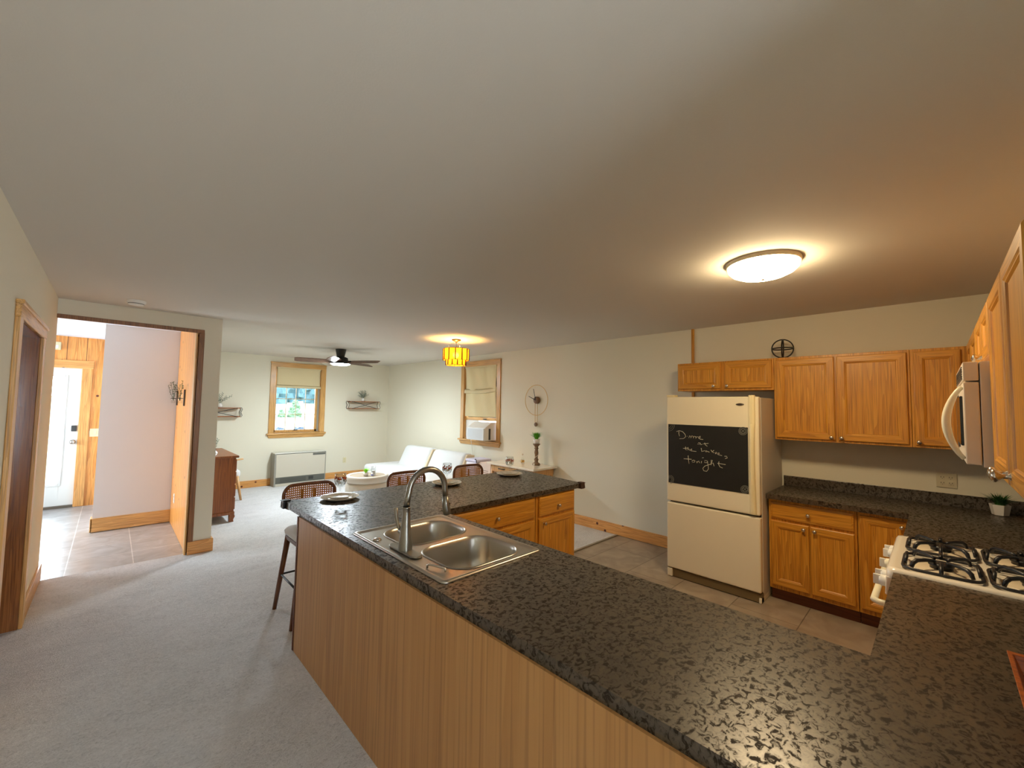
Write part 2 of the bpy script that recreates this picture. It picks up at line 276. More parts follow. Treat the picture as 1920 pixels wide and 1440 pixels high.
# ------------------------------------------------------------------ mesh helpers
class MB:
    def __init__(s): s.v = []; s.f = []; s.mi = []; s.sm = []
    def add(s, vs, fs, mi=0, sm=False):
        b = len(s.v); s.v += [Vector(v) for v in vs]
        for f in fs: s.f.append([b+i for i in f]); s.mi.append(mi); s.sm.append(sm)
        return s
    def box(s, x0, x1, y0, y1, z0, z1, mi=0):
        vs = [(x, y, z) for z in (z0, z1) for y in (y0, y1) for x in (x0, x1)]
        return s.add(vs, [(0, 2, 3, 1), (4, 5, 7, 6), (0, 1, 5, 4), (2, 6, 7, 3), (0, 4, 6, 2), (1, 3, 7, 5)], mi)
    def prism(s, poly, z0, z1, mi=0, f=None, sm=False):      # poly in 2-D, f maps (u,v,w) to xyz
        f = f or (lambda u, v, w_: (u, v, w_)); n = len(poly)
        vs = [f(u, v, z0) for u, v in poly] + [f(u, v, z1) for u, v in poly]
        s.add(vs, [list(range(n))[::-1], list(range(n, 2*n))], mi)
        return s.add(vs, [(i, (i+1) % n, n+(i+1) % n, n+i) for i in range(n)], mi, sm)
    def tube(s, pts, r, n=10, mi=0, closed=False, caps=True):
        pts = [Vector(p) for p in pts]; m = len(pts); rs = r if isinstance(r, (list, tuple)) else [r]*m
        ref = None; rings = []
        for i, p in enumerate(pts):
            a = pts[(i-1) % m] if (i > 0 or closed) else p; c = pts[(i+1) % m] if (i < m-1 or closed) else p
            d = (c-a).normalized()
            if ref is None: ref = Vector((0, 0, 1)) if abs(d.z) < .9 else Vector((1, 0, 0))
            x = (ref - d*ref.dot(d)).normalized(); ref = x; y = d.cross(x)
            rings.append([p + rs[i]*(cos(2*pi*k/n)*x + sin(2*pi*k/n)*y) for k in range(n)])
        vs = [v for R in rings for v in R]; fs = []
        for i in range(m if closed else m-1):
            j = (i+1) % m
            for k in range(n): fs.append((i*n+k, i*n+(k+1) % n, j*n+(k+1) % n, j*n+k))
        s.add(vs, fs, mi, True)
        if caps and not closed: s.add(rings[0], [list(range(n))[::-1]], mi); s.add(rings[-1], [list(range(n))], mi)
        return s
    def lathe(s, prof, c, n=28, mi=0, axis='z', sm=True, sx=1, sy=1):
        vs = []; c = Vector(c)
        for r, h in prof:
            for k in range(n):
                a = 2*pi*k/n; u, v = r*cos(a)*sx, r*sin(a)*sy
                vs.append(c + Vector({'z': (u, v, h), 'x': (h, u, v), 'y': (v, h, u)}[axis]))
        fs = []
        for i in range(len(prof)-1):
            for k in range(n): fs.append((i*n+k, i*n+(k+1) % n, (i+1)*n+(k+1) % n, (i+1)*n+k))
        return s.add(vs, fs, mi, sm)
    def sphere(s, c, r, n=16, mi=0, sx=1, sy=1, sz=1):
        m = n//2; prof = [(max(1e-4, r*sin(pi*i/m)), -r*cos(pi*i/m)*sz) for i in range(m+1)]
        return s.lathe(prof, c, n, mi, 'z', True, sx, sy)
    def loft(s, rings, mi=0, sm=True, caps=True):
        n = len(rings[0]); vs = [v for R in rings for v in R]; fs = []
        for i in range(len(rings)-1):
            for k in range(n): fs.append((i*n+k, i*n+(k+1) % n, (i+1)*n+(k+1) % n, (i+1)*n+k))
        s.add(vs, fs, mi, sm)
        if caps: s.add(rings[0], [list(range(n))[::-1]], mi); s.add(rings[-1], [list(range(n))], mi)
        return s
    def obj(s, name, mats, parent=None, bevel=0, seg=2, sub=0):
        off = parent.matrix_world.translation if parent is not None and False else Vector((0, 0, 0))
        p = parent
        while p is not None: off = off + p.location; p = p.parent
        me = bpy.data.meshes.new(name); me.from_pydata([v-off for v in s.v], [], s.f)
        mats = mats if isinstance(mats, (list, tuple)) else [mats]
        for m in mats: me.materials.append(m)
        me.polygons.foreach_set('material_index', s.mi); me.polygons.foreach_set('use_smooth', s.sm)
        bm = bmesh.new(); bm.from_mesh(me); bmesh.ops.remove_doubles(bm, verts=bm.verts, dist=1e-5); bmesh.ops.recalc_face_normals(bm, faces=bm.faces); bm.to_mesh(me); bm.free()
        me.update()
        o = bpy.data.objects.new(name, me); C.objects.link(o)
        if parent is not None: o.parent = parent
        if bevel:
            md = o.modifiers.new('bevel', 'BEVEL'); md.width = bevel; md.segments = seg; md.limit_method = 'ANGLE'; md.angle_limit = radians(40)
        if sub:
            md = o.modifiers.new('subsurf', 'SUBSURF'); md.levels = sub; md.render_levels = sub
        return o
def tag(o, label, cat, group=None):
    o['label'] = label; o['category'] = cat
    if group: o['group'] = group
    return o
def thing(name, label, cat, loc, group=None):
    o = bpy.data.objects.new(name, None); C.objects.link(o); o.location = loc; o.empty_display_size = .1
    return tag(o, label, cat, group)
def struct(o): o['kind'] = 'structure'; return o
def sroot(name, loc):
    o = bpy.data.objects.new(name, None); C.objects.link(o); o.location = loc; o['kind'] = 'structure'; return o
def copy_tree(o, loc=None, label=None, parent=None):
    c = o.copy(); C.objects.link(c)
    if parent is not None: c.parent = parent
    if loc is not None: c.location = loc
    if label: c['label'] = label
    for ch in list(o.children): copy_tree(ch, parent=c)
    return c
def arc(cx, cy, r, a0, a1, n): return [(cx+r*cos(a0+(a1-a0)*i/n), cy+r*sin(a0+(a1-a0)*i/n)) for i in range(n+1)]
def rrect(u0, u1, v0, v1, r, n=5):
    return arc(u1-r, v1-r, r, 0, pi/2, n)+arc(u0+r, v1-r, r, pi/2, pi, n)+arc(u0+r, v0+r, r, pi, 3*pi/2, n)+arc(u1-r, v0+r, r, 3*pi/2, 2*pi, n)
def B(x0, x1, y0, y1, z0, z1): return MB().box(x0, x1, y0, y1, z0, z1)

# ------------------------------------------------------------------ shell
def wall_with_hole(name, axis, t0, t1, u0, u1, z0, z1, holes, mat):
    m = MB()
    us = sorted({u0, u1, *[h for q in holes for h in q[:2]]}); zs = sorted({z0, z1, *[h for q in holes for h in q[2:]]})
    for i in range(len(us)-1):
        for j in range(len(zs)-1):
            cu, cz = (us[i]+us[i+1])/2, (zs[j]+zs[j+1])/2
            if any(h[0] < cu < h[1] and h[2] < cz < h[3] for h in holes): continue
            if axis == 'x': m.box(t0, t1, us[i], us[i+1], zs[j], zs[j+1])
            else: m.box(us[i], us[i+1], t0, t1, zs[j], zs[j+1])
    return struct(m.obj(name, mat))
YT = 2.93     # carpet / kitchen tile seam
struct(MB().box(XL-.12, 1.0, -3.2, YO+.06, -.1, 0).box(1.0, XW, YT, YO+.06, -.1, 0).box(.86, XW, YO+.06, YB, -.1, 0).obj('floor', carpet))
struct(B(1.0, XW, YK, YT, -.1, -.004).obj('floor_kitchen', tileK))
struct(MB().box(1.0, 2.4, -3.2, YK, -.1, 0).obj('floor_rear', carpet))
struct(B(-2.4, .86, YO+.06, YB, -.1, -.006).obj('floor_hall', tileH))
struct(MB().box(-.55, 4.92, -3.3, YO, H, H+.1).box(.67, 4.92, YO, YB+.12, H, H+.1).obj('ceiling', ceilM))
struct(B(-2.5, .67, YO, YB+.12, H+.03, H+.13).obj('ceiling_hall', plain('hall_ceiling', (226, 230, 236), .8)))
W1 = (2.33, 3.235, 1.03, 2.375); W2 = (5.30, 6.25, 1.03, 2.38)
wall_with_hole('wall_back', 'y', YB, YB+.14, .86, XW+.14, -.1, H+.1, [W1], wallM)
wall_with_hole('wall_right', 'x', XW, XW+.14, YK-.12, YB, -.1, H+.1, [W2], wallM)
wall_with_hole('wall_left', 'x', XL-.12, XL, -3.2, YO+.08, -.1, H+.1, [(3.56, 4.60, -.1, 2.10)], wallM)
struct(B(2.28, XW, YK-.12, YK, -.1, H+.1).obj('wall_kitchen', wallM))
struct(MB().box(.962, 2.28, YK-.12, YK, -.1, H+.1).obj('wall_kitchen_end', wallM))
struct(B(2.28, 2.40, -3.3, YK-.12, -.1, H+.1).obj('wall_rear_side', wallM))
wall_with_hole('wall_rear', 'y', -3.34, -3.2, XL-.12, 2.40, -.1, H+.1, [(0.0, 2.1, .45, 2.2)], wallM)
struct(MB().box(XL, .67, YO, YO+.08, 2.42, H).obj('wall_opening_header', wallM))
struct(MB().box(.67, .86, YO, YB, -.1, H+.1).obj('wall_divider', wallM))
struct(B(.645, .67, YO+.08, 7.32, 0, H+.03).obj('wall_hall_paneling', paneling))
struct(B(-.10, .645, 7.32, 7.44, 0, H+.03).obj('wall_hall_partition', hallM))
struct(B(-.10, -.08, 7.44, YB, 0, H+.03).obj('wall_hall_inner', hallM))
wall_with_hole('wall_hall_back', 'y', YB, YB+.14, -2.5, .86, -.1, H+.13, [(-1.24, -.34, -.1, 2.13), (-2.36, -1.38, .2, 2.2)], panelingX)
wall_with_hole('wall_hall_left', 'x', -2.54, -2.4, YO, YB, -.1, H+.13, [(6.3, 8.9, .4, 2.3)], hallM)
struct(B(-2.4, XL-.12, YO, YO+.08, -.1, H+.13).obj('wall_hall_front', hallM))
struct(B(-1.6, XL-.12, 3.3, 3.36, 0, H).obj('wall_closet_side', wallM)); struct(B(-1.6, -1.5, 3.3, 5.0, 0, H).obj('wall_closet_back', wallM))
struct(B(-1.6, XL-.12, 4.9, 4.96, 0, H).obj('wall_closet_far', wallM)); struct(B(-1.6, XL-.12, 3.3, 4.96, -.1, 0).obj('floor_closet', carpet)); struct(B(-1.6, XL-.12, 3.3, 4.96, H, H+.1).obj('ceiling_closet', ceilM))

# opening trim, baseboards
struct(MB().box(XL, .70, YO-.015, YO, 2.385, 2.425).box(.655, .70, YO-.015, YO, .13, 2.385).obj('trim_1', darkTrim, bevel=.004))
struct(MB().box(XL, .67, YO, YO+.08, 2.40, 2.42).box(.63, .645, YO, YO+.10, .0, 2.40).obj('trim_2', casing, bevel=.003))
struct(MB().box(.655, .88, YO-.022, YO, 0, .135).obj('baseboard_divider', pineX, bevel=.004))
struct(MB().box(.86, .878, YO, YB, 0, .135).obj('baseboard_divider_side', pineY, bevel=.004))
struct(MB().box(-.115, .645, 7.30, 7.32, 0, .165).box(-.12, -.10, 7.30, 7.46, 0, .165).obj('baseboard_hall', casingX, bevel=.004))
struct(MB().box(XL, XL+.018, 4.70, YO+.10, 0, .14).box(XL-.12, XL, YO+.08, YO+.10, 0, .14).obj('baseboard_left', casingY, bevel=.004))
struct(MB().box(XL, XL+.018, -3.2, 3.47, 0, .14).obj('baseboard_left_near', casingY, bevel=.004))
struct(MB().box(.878, XW, YB-.018, YB, 0, .135).obj('baseboard_back', pineX, bevel=.004))
struct(MB().box(XW-.018, XW, 1.95, YB-.018, 0, .135).obj('baseboard_right', pineY, bevel=.004))
struct(MB().box(XW-.016, XW, 1.93, 1.96, 1.77, H).obj('trim_3', oakV, bevel=.002))
struct(MB().box(1.0, XW-.018, YT-.015, YT+.015, -.002, .008).obj('trim_4', plain('carpet_bar', (150, 138, 120), .5), bevel=.004))

# window_1 in the back wall
def window(name, axis, wall, sgn, u0, u1, z0, z1, cols, zbars, sash_col, mats, raised=0):
    """axis: the wall runs along this axis; sgn: direction from the wall into the room"""
    def P(m, ua, ub, da, db, za, zb):      # d measured into the room from the wall face
        a, b = wall+sgn*da, wall+sgn*db; a, b = min(a, b), max(a, b)
        return m.box(ua, ub, a, b, za, zb) if axis == 'x' else m.box(a, b, ua, ub, za, zb)
    loc = ((u0+u1)/2, wall, z0) if axis == 'x' else (wall, (u0+u1)/2, z0)
    root = sroot(name, loc); mV, mH = mats
    c = .082
    P(P(MB(), u0-c, u0+.012, 0, .02, z0-.03, z1+c), u1-.012, u1+c, 0, .02, z0-.03, z1+c).obj('side_casing', mV, root, bevel=.005)
    P(P(MB(), u0-c, u1+c, 0, .021, z1-.012, z1+c), u0-c-.01, u1+c+.01, 0, .03, z1+c-.018, z1+c+.004).obj('head_casing', mH, root, bevel=.005)
    P(MB(), u0-c-.03, u1+c+.03, 0, .055, z0-.035, z0-.005).obj('window_sill', mH, root, bevel=.006)
    P(P(MB(), u0-c-.005, u1+c+.005, 0, .028, z0-.075, z0-.035), u0-c+.01, u1+c-.01, 0, .018, z0-.10, z0-.075).obj('sill_apron', mH, root, bevel=.004)
    j = MB(); P(j, u0, u0+.02, -.14, 0, z0, z1); P(j, u1-.02, u1, -.14, 0, z0, z1); P(j, u0, u1, -.14, 0, z1-.02, z1); P(j, u0, u1, -.14, 0, z0-.005, z0+.012); j.obj('jamb_liner', mV, root)
    return root, P
r1, P1 = window('window_1', 'x', YB, -1, *W1, 4, None, None, (casing, casingX))
u0, u1, z0, z1 = W1
sash = MB(); P1(sash, u0+.02, u0+.055, -.10, -.06, z0+.012, z1-.02); P1(sash, u1-.10, u1-.055, -.10, -.06, z0+.012, z1-.02); P1(sash, u0+.02, u1-.055, -.10, -.06, z0+.012, z0+.055); P1(sash, u0+.02, u1-.055, -.10, -.06, z1-.06, z1-.02)
sash.obj('sash', casing, r1, bevel=.003)
P1(MB(), u1-.055, u1-.02, -.11, -.05, z0+.012, z1-.02).obj('screen_track', plain('grey_track', (150, 144, 128), .5), r1)
gr = MB(); ga, gb = u0+.055, u1-.10
for k in (1, 2, 3): P1(gr, ga+(gb-ga)*k/4-.006, ga+(gb-ga)*k/4+.006, -.09, -.075, z0+.055, z1-.06)
for zz in (z0+.37, z0+.69, z0+1.01): P1(gr, ga, gb, -.089, -.074, zz-.007, zz+.007)
gr.obj('grille_bars', plain('window_grille', (196, 176, 140), .5), r1)
P1(MB(), (u0+u1)/2-.05, (u0+u1)/2+.02, -.06, -.045, z0+.045, z0+.06).obj('sash_latch', darkGrey, r1)
P1(MB(), ga, gb, -.086, -.080, z0+.05, z1-.055).obj('glass', pane, r1)
# window_2 in the right wall (sash raised above the air conditioner)
r2w, P2 = window('window_2', 'y', XW, -1, *W2, 4, None, None, (casing, casingY))
u0, u1, z0, z1 = W2
sash = MB(); P2(sash, u0+.02, u1-.02, -.07, -.03, 1.375, 1.43); P2(sash, u0+.02, u1-.02, -.07, -.03, z1-.06, z1-.02); P2(sash, u0+.02, u0+.06, -.07, -.03, 1.43, z1-.06); P2(sash, u1-.06, u1-.02, -.07, -.03, 1.43, z1-.06)
sash.obj('sash', casingY, r2w, bevel=.003)
P2(MB(), 5.62, 5.70, -.03, -.018, 1.395, 1.412).obj('sash_latch', darkGrey, r2w)
P2(MB(), u0+.06, u1-.06, -.055, -.05, 1.43, z1-.06).obj('glass', pane, r2w)
P2(P2(MB(), u0+.02, 5.345, -.06, -.04, z0+.01, 1.375), 5.85, u1-.02, -.06, -.04, z0+.01, 1.375).obj('filler_panel', whitePlastic, r2w)
# unseen rear and hall windows, added to bring daylight into the room
def added_window(name, axis, wall, u0, u1, z0, z1):
    root = sroot(name, ((u0+u1)/2, wall, z0) if axis == 'x' else (wall, (u0+u1)/2, z0)); m = MB()
    def P(m, ua, ub, za, zb, d0=-.03, d1=.03):
        return m.box(ua, ub, wall+d0, wall+d1, za, zb) if axis == 'x' else m.box(wall+d0, wall+d1, ua, ub, za, zb)
    for a, b, c, d in ((u0, u0+.06, z0, z1), (u1-.06, u1, z0, z1), (u0, u1, z0, z0+.06), (u0, u1, z1-.06, z1), ((u0+u1)/2-.03, (u0+u1)/2+.03, z0, z1)): P(m, a, b, c, d)
    m.obj('frame', casing, root, bevel=.004); P(MB(), u0+.05, u1-.05, z0+.05, z1-.05, -.004, .004).obj('glass', pane, root)
added_window('added_window_3', 'x', -3.27, 0.0, 2.1, .45, 2.2)
added_window('added_window_5', 'x', YB+.08, -2.36, -1.38, .2, 2.2)
added_window('added_window_4', 'y', -2.47, 6.3, 8.9, .4, 2.3)

# door_1: entry door with tall glass
d1 = sroot('door_1', (-.79, YB, 0))
dx0, dx1 = -1.235, -.345; gx0, gx1, gz0, gz1 = -1.06, -.515, .345, 1.99
m = MB(); m.box(dx0, gx0, YB+.03, YB+.075, .03, 2.12).box(gx1, dx1, YB+.03, YB+.075, .03, 2.12).box(gx0, gx1, YB+.03, YB+.075, .03, gz0).box(gx0, gx1, YB+.03, YB+.075, gz1, 2.12)
m.obj('door_slab', whitePaint, d1, bevel=.003)
fr = MB()
for a, b, c, d in ((gx0-.02, gx0+.012, gz0-.02, gz1+.02), (gx1-.012, gx1+.02, gz0-.02, gz1+.02), (gx0, gx1, gz0-.02, gz0+.012), (gx0, gx1, gz1-.012, gz1+.02)): fr.box(a, b, YB+.02, YB+.034, c, d)
fr.obj('glass_bead', whitePaint, d1, bevel=.003)
B(gx0, gx1, YB+.05, YB+.056, gz0, gz1).obj('glass', pane, d1)
MB().box(dx1-.005, dx1+.11, YB-.018, YB, 0, 2.13).box(dx0-.11, dx0+.005, YB-.018, YB, 0, 2.13).obj('side_casing', pineV, d1, bevel=.004)
MB().box(dx0-.12, dx1+.12, YB-.02, YB, 2.115, 2.24).obj('head_casing', pineX, d1, bevel=.004)
lk = MB().box(-.425, -.365, YB+.0, YB+.03, 1.145, 1.235); lk.obj('keypad_lock', darkGrey, d1, bevel=.008)
MB().lathe([(.001, .03), (.032, .028), (.032, 0), (.014, 0), (.014, -.03), (.028, -.045), (.03, -.06), (.02, -.075), (.001, -.078)], (-.40, YB, .985), 20, axis='y').obj('door_knob', chrome, d1)
B(dx0, dx1, YB-.01, YB+.10, -.006, .03).obj('threshold', plain('bronze_threshold', (96, 84, 70), .4), d1)
# door_2 in the left wall: ajar inwards, casing on the room side
d2 = sroot('door_2', (XL, 4.08, 0))
MB().box(XL, XL+.022, 3.47, 3.575, 0, 2.10).box(XL, XL+.022, 4.585, 4.69, 0, 2.10).obj('side_casing', casing, d2, bevel=.005)
MB().box(XL, XL+.024, 3.46, 4.70, 2.085, 2.17).box(XL, XL+.034, 3.45, 4.71, 2.155, 2.18).obj('head_casing', casingY, d2, bevel=.006)
MB().box(XL-.12, XL, 3.56, 3.575, 0, 2.1).box(XL-.12, XL, 4.585, 4.60, 0, 2.1).box(XL-.12, XL, 3.575, 4.585, 2.085, 2.1).obj('jamb', doorWood, d2)
B(XL-.118, XL-.085, 3.58, 4.58, .01, 2.08).obj('door_slab', doorWood, d2, bevel=.002)

# ------------------------------------------------------------------ cabinets
def face(m, fmap, u0, u1, z0, z1, loops, mi_v=0, mi_h=1):
    """panelled front: loops = [(inset, depth)] from the outside in; depth is outwards (n)"""
    rings = []
    for ins, d in loops: rings.append([fmap(u0+ins, d, z0+ins), fmap(u1-ins, d, z0+ins), fmap(u1-ins, d, z1-ins), fmap(u0+ins, d, z1-ins)])
    for a, b in zip(rings[:-1], rings[1:]):
        for k in range(4): m.add([a[k], a[(k+1) % 4], b[(k+1) % 4], b[k]], [(0, 1, 2, 3)], mi_h if k in (0, 2) else mi_v)
    m.add(rings[-1], [(0, 1, 2, 3)], mi_v)
    return m
DOORL = [(0, 0), (0, .015), (.005, .019), (.05, .019), (.056, .0155), (.062, .015), (.066, .009), (.072, .009), (.085, .012)]
UPPERL = [(0, 0), (0, .015), (.005, .019), (.05, .019), (.056, .0155), (.060, .015), (.066, .009)]
DRAWL = [(0, 0), (0, .012), (.004, .015), (.012, .017), (.016, .019)]
def facemap(kind, plane):
    # kind '-x': front faces -x, u=y ; '+y': faces +y, u=x ; '-y': faces -y, u=x ; '+x'
    return {'-x': lambda u, n, z: (plane-n, u, z), '+x': lambda u, n, z: (plane+n, u, z), '+y': lambda u, n, z: (u, plane+n, z), '-y': lambda u, n, z: (u, plane-n, z)}[kind]
def hgrain(kind): return oakY if 'x' in kind else oakX
def knob(parent, kind, plane, u, z, mat=None, s=1.0):
    f = facemap(kind, plane); prof = [(.0085, 0), (.0085, .002), (.0055, .005), (.0055, .014), (.012, .02), (.0155, .025), (.0145, .030), (.008, .033), (.0005, .034)]
    ax = kind[1]; sg = -1 if kind[0] == '-' else 1
    c = f(u, .018, z)
    MB().lathe([(r*s, h*s*sg) for r, h in prof], c, 18, axis=ax).obj('knob', mat or chrome, parent)
def door(parent, kind, plane, u0, u1, z0, z1, kn=None, loops=UPPERL, name='door'):
    o = face(MB(), facemap(kind, plane), u0, u1, z0, z1, loops).obj(name, [oakV, hgrain(kind)], parent)
    if kn: knob(o, kind, plane, *kn)
    return o
def drawer(parent, kind, plane, u0, u1, z0, z1, kn):
    o = face(MB(), facemap(kind, plane), u0, u1, z0, z1, DRAWL, 0, 0).obj('drawer_front', hgrain(kind), parent)
    knob(o, kind, plane, *kn)
def cab(name, label, x0, x1, y0, y1, z0, z1, group=None, cat='cabinet'):
    t = thing(name, label, cat, ((x0+x1)/2, (y0+y1)/2, z0), group); B(x0, x1, y0, y1, z0, z1).obj('carcass', oakV, t, bevel=.002); return t
XU = 4.488   # front plane of wall cabinets on the right wall
t = cab('wall_cabinet', 'short two-door oak wall cabinet directly above the fridge', XU, XW, 1.066, 1.99, 1.838, 2.14)
door(t, '-x', XU, 1.54, 1.975, 1.86, 2.125, (1.60, 1.885)); door(t, '-x', XU, 1.08, 1.50, 1.86, 2.125, (1.47, 1.885))
t = cab('wall_cabinet', 'tall two-door oak wall cabinet right of the fridge with a black wire orb on top', XU, XW, .138, 1.064, 1.375, 2.14)
door(t, '-x', XU, .612, 1.045, 1.395, 2.118, (.636, 1.418)); door(t, '-x', XU, .155, .592, 1.395, 2.118, (.567, 1.418))
t = cab('wall_cabinet', 'single-door oak wall cabinet in the kitchen corner beside the microwave', XU, XW, YK, .136, 1.375, 2.14)
door(t, '-x', XU, -.135, .118, 1.395, 2.118, (.098, 1.418))
YU = -.176
t = cab('wall_cabinet', 'oak wall cabinet past the microwave, meeting the corner cabinet', 3.37, XU-.022, YK, YU, 1.39, 2.14)
door(t, '+y', YU, 3.39, 3.85, 1.41, 2.118, (3.825, 1.435)); door(t, '+y', YU, 3.87, 4.30, 1.41, 2.118, (3.895, 1.435))
t = cab('wall_cabinet', 'short oak wall cabinet directly above the white microwave', 2.604, 3.366, YK, YU, 1.868, 2.14)
door(t, '+y', YU, 2.625, 2.975, 1.89, 2.118, (2.95, 1.91)); door(t, '+y', YU, 2.995, 3.345, 1.89, 2.118, (3.02, 1.91))
t = cab('wall_cabinet', 'tall oak wall cabinet nearest the camera at the right edge, with big nickel knobs', 1.56, 2.60, YK, YU, 1.39, 2.14)
door(t, '+y', YU, 2.095, 2.585, 1.41, 2.118, (2.122, 1.445, None, 1.35)); door(t, '+y', YU, 1.58, 2.065, 1.41, 2.118, (2.035, 1.445, None, 1.35))
# base cabinets right wall
XB = 4.225
t = cab('base_cabinet', 'oak base cabinet with one drawer over two doors, right of the fridge', XB, XW-.024, .458, 1.06, .10, .872)
drawer(t, '-x', XB, .475, 1.042, .705, .843, (.768, .774)); door(t, '-x', XB, .768, 1.042, .135, .683, (.80, .652)); door(t, '-x', XB, .475, .757, .135, .683, (.725, .652))
B(XB+.06, XW-.024, .458, 1.06, -.004, .10).obj('toe_kick', kickM, t)
t = cab('base_cabinet', 'oak corner base cabinet with a full-height door beside the stove', XB, XW-.024, YK+.024, .454, .10, .872)
door(t, '-x', XB, .175, .44, .135, .843, (.20, .80)); B(3.37, XB, YK+.024, .13, .10, .872).obj('side_carcass', oakV, t)
door(t, '+y', .13, 3.39, 3.90, .135, .843, (3.43, .80), DOORL)
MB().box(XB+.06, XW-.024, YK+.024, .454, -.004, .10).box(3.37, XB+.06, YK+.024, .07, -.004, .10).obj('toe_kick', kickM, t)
# cabinets in the short leg of the peninsula
YC = 2.432; YCB = 3.03
t = cab('base_cabinet', 'narrow oak base cabinet at the far end of the worktop, one drawer over a door', 2.668, 3.21, YC, YCB, .10, .872)
drawer(t, '-y', YC, 2.70, 3.195, .688, .855, (2.945, .757)); door(t, '-y', YC, 2.70, 3.195, .135, .668, (2.755, .628))
B(2.668, 3.21, YC+.06, YCB, -.004, .10).obj('toe_kick', kickM, t)
t = cab('base_cabinet', 'wide oak base cabinet beyond the sink, wide drawer over doors', 1.652, 2.662, YC, YCB, .10, .872)
drawer(t, '-y', YC, 1.80, 2.64, .688, .855, (2.20, .765)); door(t, '-y', YC, 2.23, 2.64, .135, .668, (2.275, .628)); door(t, '-y', YC, 1.80, 2.21, .135, .668, (2.165, .628), DOORL)
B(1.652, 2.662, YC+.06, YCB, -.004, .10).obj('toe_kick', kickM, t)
# peninsula base: oak back panel to the carpet side
XPB = .944
t = thing('peninsula_base', 'long peninsula base clad in light oak, carpet side, under the sink worktop', 'cabinet', (1.3, 1.3, 0))
MB().box(XPB, XPB+.02, YK, 3.03, 0, .872).box(XPB, 1.648, 3.012, 3.03, 0, .872).obj('back_panel', oakPanel, t)
MB().box(XPB-.004, XPB+.012, 3.02, 3.036, 0, .872).obj('corner_trim', oakEdge, t)
m = MB().box(1.63, 1.648, YK, 2.43, .10, .872); m.obj('front_frame', oakV, t)
for k, (a, b) in enumerate(((.22, .72), (.74, 1.24), (1.30, 1.82), (1.84, 2.36))): door(t, '+x', 1.648, a, b, .135, .843, (b-.03 if k % 2 == 0 else a+.03, .80), DOORL)
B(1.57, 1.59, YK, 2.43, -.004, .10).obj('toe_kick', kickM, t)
t = cab('base_cabinet', 'oak base cabinet under the dark worktop between peninsula and stove', 1.672, 2.598, YK+.024, .125, .10, .872)
door(t, '+y', .125, 1.76, 2.16, .135, .843, (2.13, .80), DOORL); door(t, '+y', .125, 2.18, 2.58, .135, .843, (2.21, .80), DOORL); B(1.672, 2.598, YK+.024, .06, -.004, .10).obj('toe_kick', kickM, t)

# ------------------------------------------------------------------ worktops
SX0, SX1, SY0, SY1 = 1.0, 1.598, 1.41, 2.30         # sink rim
hx0, hx1, hy0, hy1 = SX0+.03, SX1-.03, SY0+.03, SY1-.03
t = thing('worktop', 'dark mottled laminate worktop with the steel sink, L-shaped peninsula run', 'worktop', (1.3, 1.5, .872))
m = MB(); z0, z1 = .872, CT
m.box(XP0, XP1, YK, hy0, z0, z1).box(XP0, hx0, hy0, hy1, z0, z1).box(hx1, XP1, hy0, hy1, z0, z1).box(XP0, XP1, hy1, YL0, z0, z1)
m.prism([(XP0, YL0), (XP1, YL0), (XP0+.003, YL1), (XP0, YL1)], z0, z1)
m.box(XP1, 2.598, YK, .158, z0, z1)
m.prism([(XP1+.006, YL0), (XLE, YL0), (XLE, YL0+.01), (3.42, YL1-.06), (3.40, YL1), (XP0+.009, YL1)], z0, z1)
m.obj('slab', counter, t)
MB().box(XP1+.0, 2.598, YK, YK+.018, CT, CT+.095).box(XP0, XP1, YK, YK+.018, CT, CT+.095).obj('backsplash', counter, t, bevel=.004)
t = thing('worktop', 'dark mottled laminate worktop in the kitchen corner between fridge and stove', 'worktop', (4.5, .3, .872))
MB().box(4.168, XW, YK, 1.068, z0, z1).box(3.372, 4.168, YK, .158, z0, z1).obj('slab', counter, t)
MB().box(XW-.018, XW, YK, 1.068, CT, CT+.095).box(3.372, XW-.018, YK, YK+.018, CT, CT+.095).obj('backsplash', counter, t, bevel=.004)
# corner guards
def guard(x, y, sx, sy, mat, label):
    t = thing('corner_guard', label, 'corner guard', (x, y, .85))
    def L(z0, z1, d): 
        a = MB(); 
        xs = sorted((x-sx*.045, x+sx*d)); ys = sorted((y-sy*.045, y+sy*d))
        xs2 = sorted((x+sx*.002, x+sx*d)); ys2 = sorted((y+sy*.002, y+sy*d))
        a.box(xs2[0], xs2[1], ys[0], ys[1], z0, z1).box(xs[0], xs[1], ys2[0], ys2[1], z0, z1); return a
    L(.868, CT+.004, .02).obj('cushion', mat, t, bevel=.006)
    xs = sorted((x-sx*.035, x+sx*.018)); ys = sorted((y-sy*.035, y+sy*.018))
    MB().box(xs[0], xs[1], ys[0], ys[1], CT+.001, CT+.009).obj('top_lip', mat, t, bevel=.003); MB().box(xs[0], xs[1], ys[0], ys[1], .862, .871).obj('bottom_lip', mat, t, bevel=.003)
guard(XP0, YL1, -1, 1, guardB, 'black rubber corner guard on the worktop corner by the nearest bar stool')
guard(XLE, YL0, 1, -1, guardM, 'brown rubber corner guard on the worktop end nearest the cream wall')

# ------------------------------------------------------------------ sink and faucet
t = thing('double_sink', 'stainless steel double-bowl drop-in sink set in the peninsula worktop', 'sink', ((SX0+SX1)/2, (SY0+SY1)/2, CT))
bowls = [(1.115, 1.535, 1.89, 2.215), (1.115, 1.535, 1.465, 1.825)]
m = MB(); zr = CT+.006
def rr3(x0, x1, y0, y1, r, z, n=6): return [Vector((u, v, z)) for u, v in rrect(x0, x1, y0, y1, r, n)]
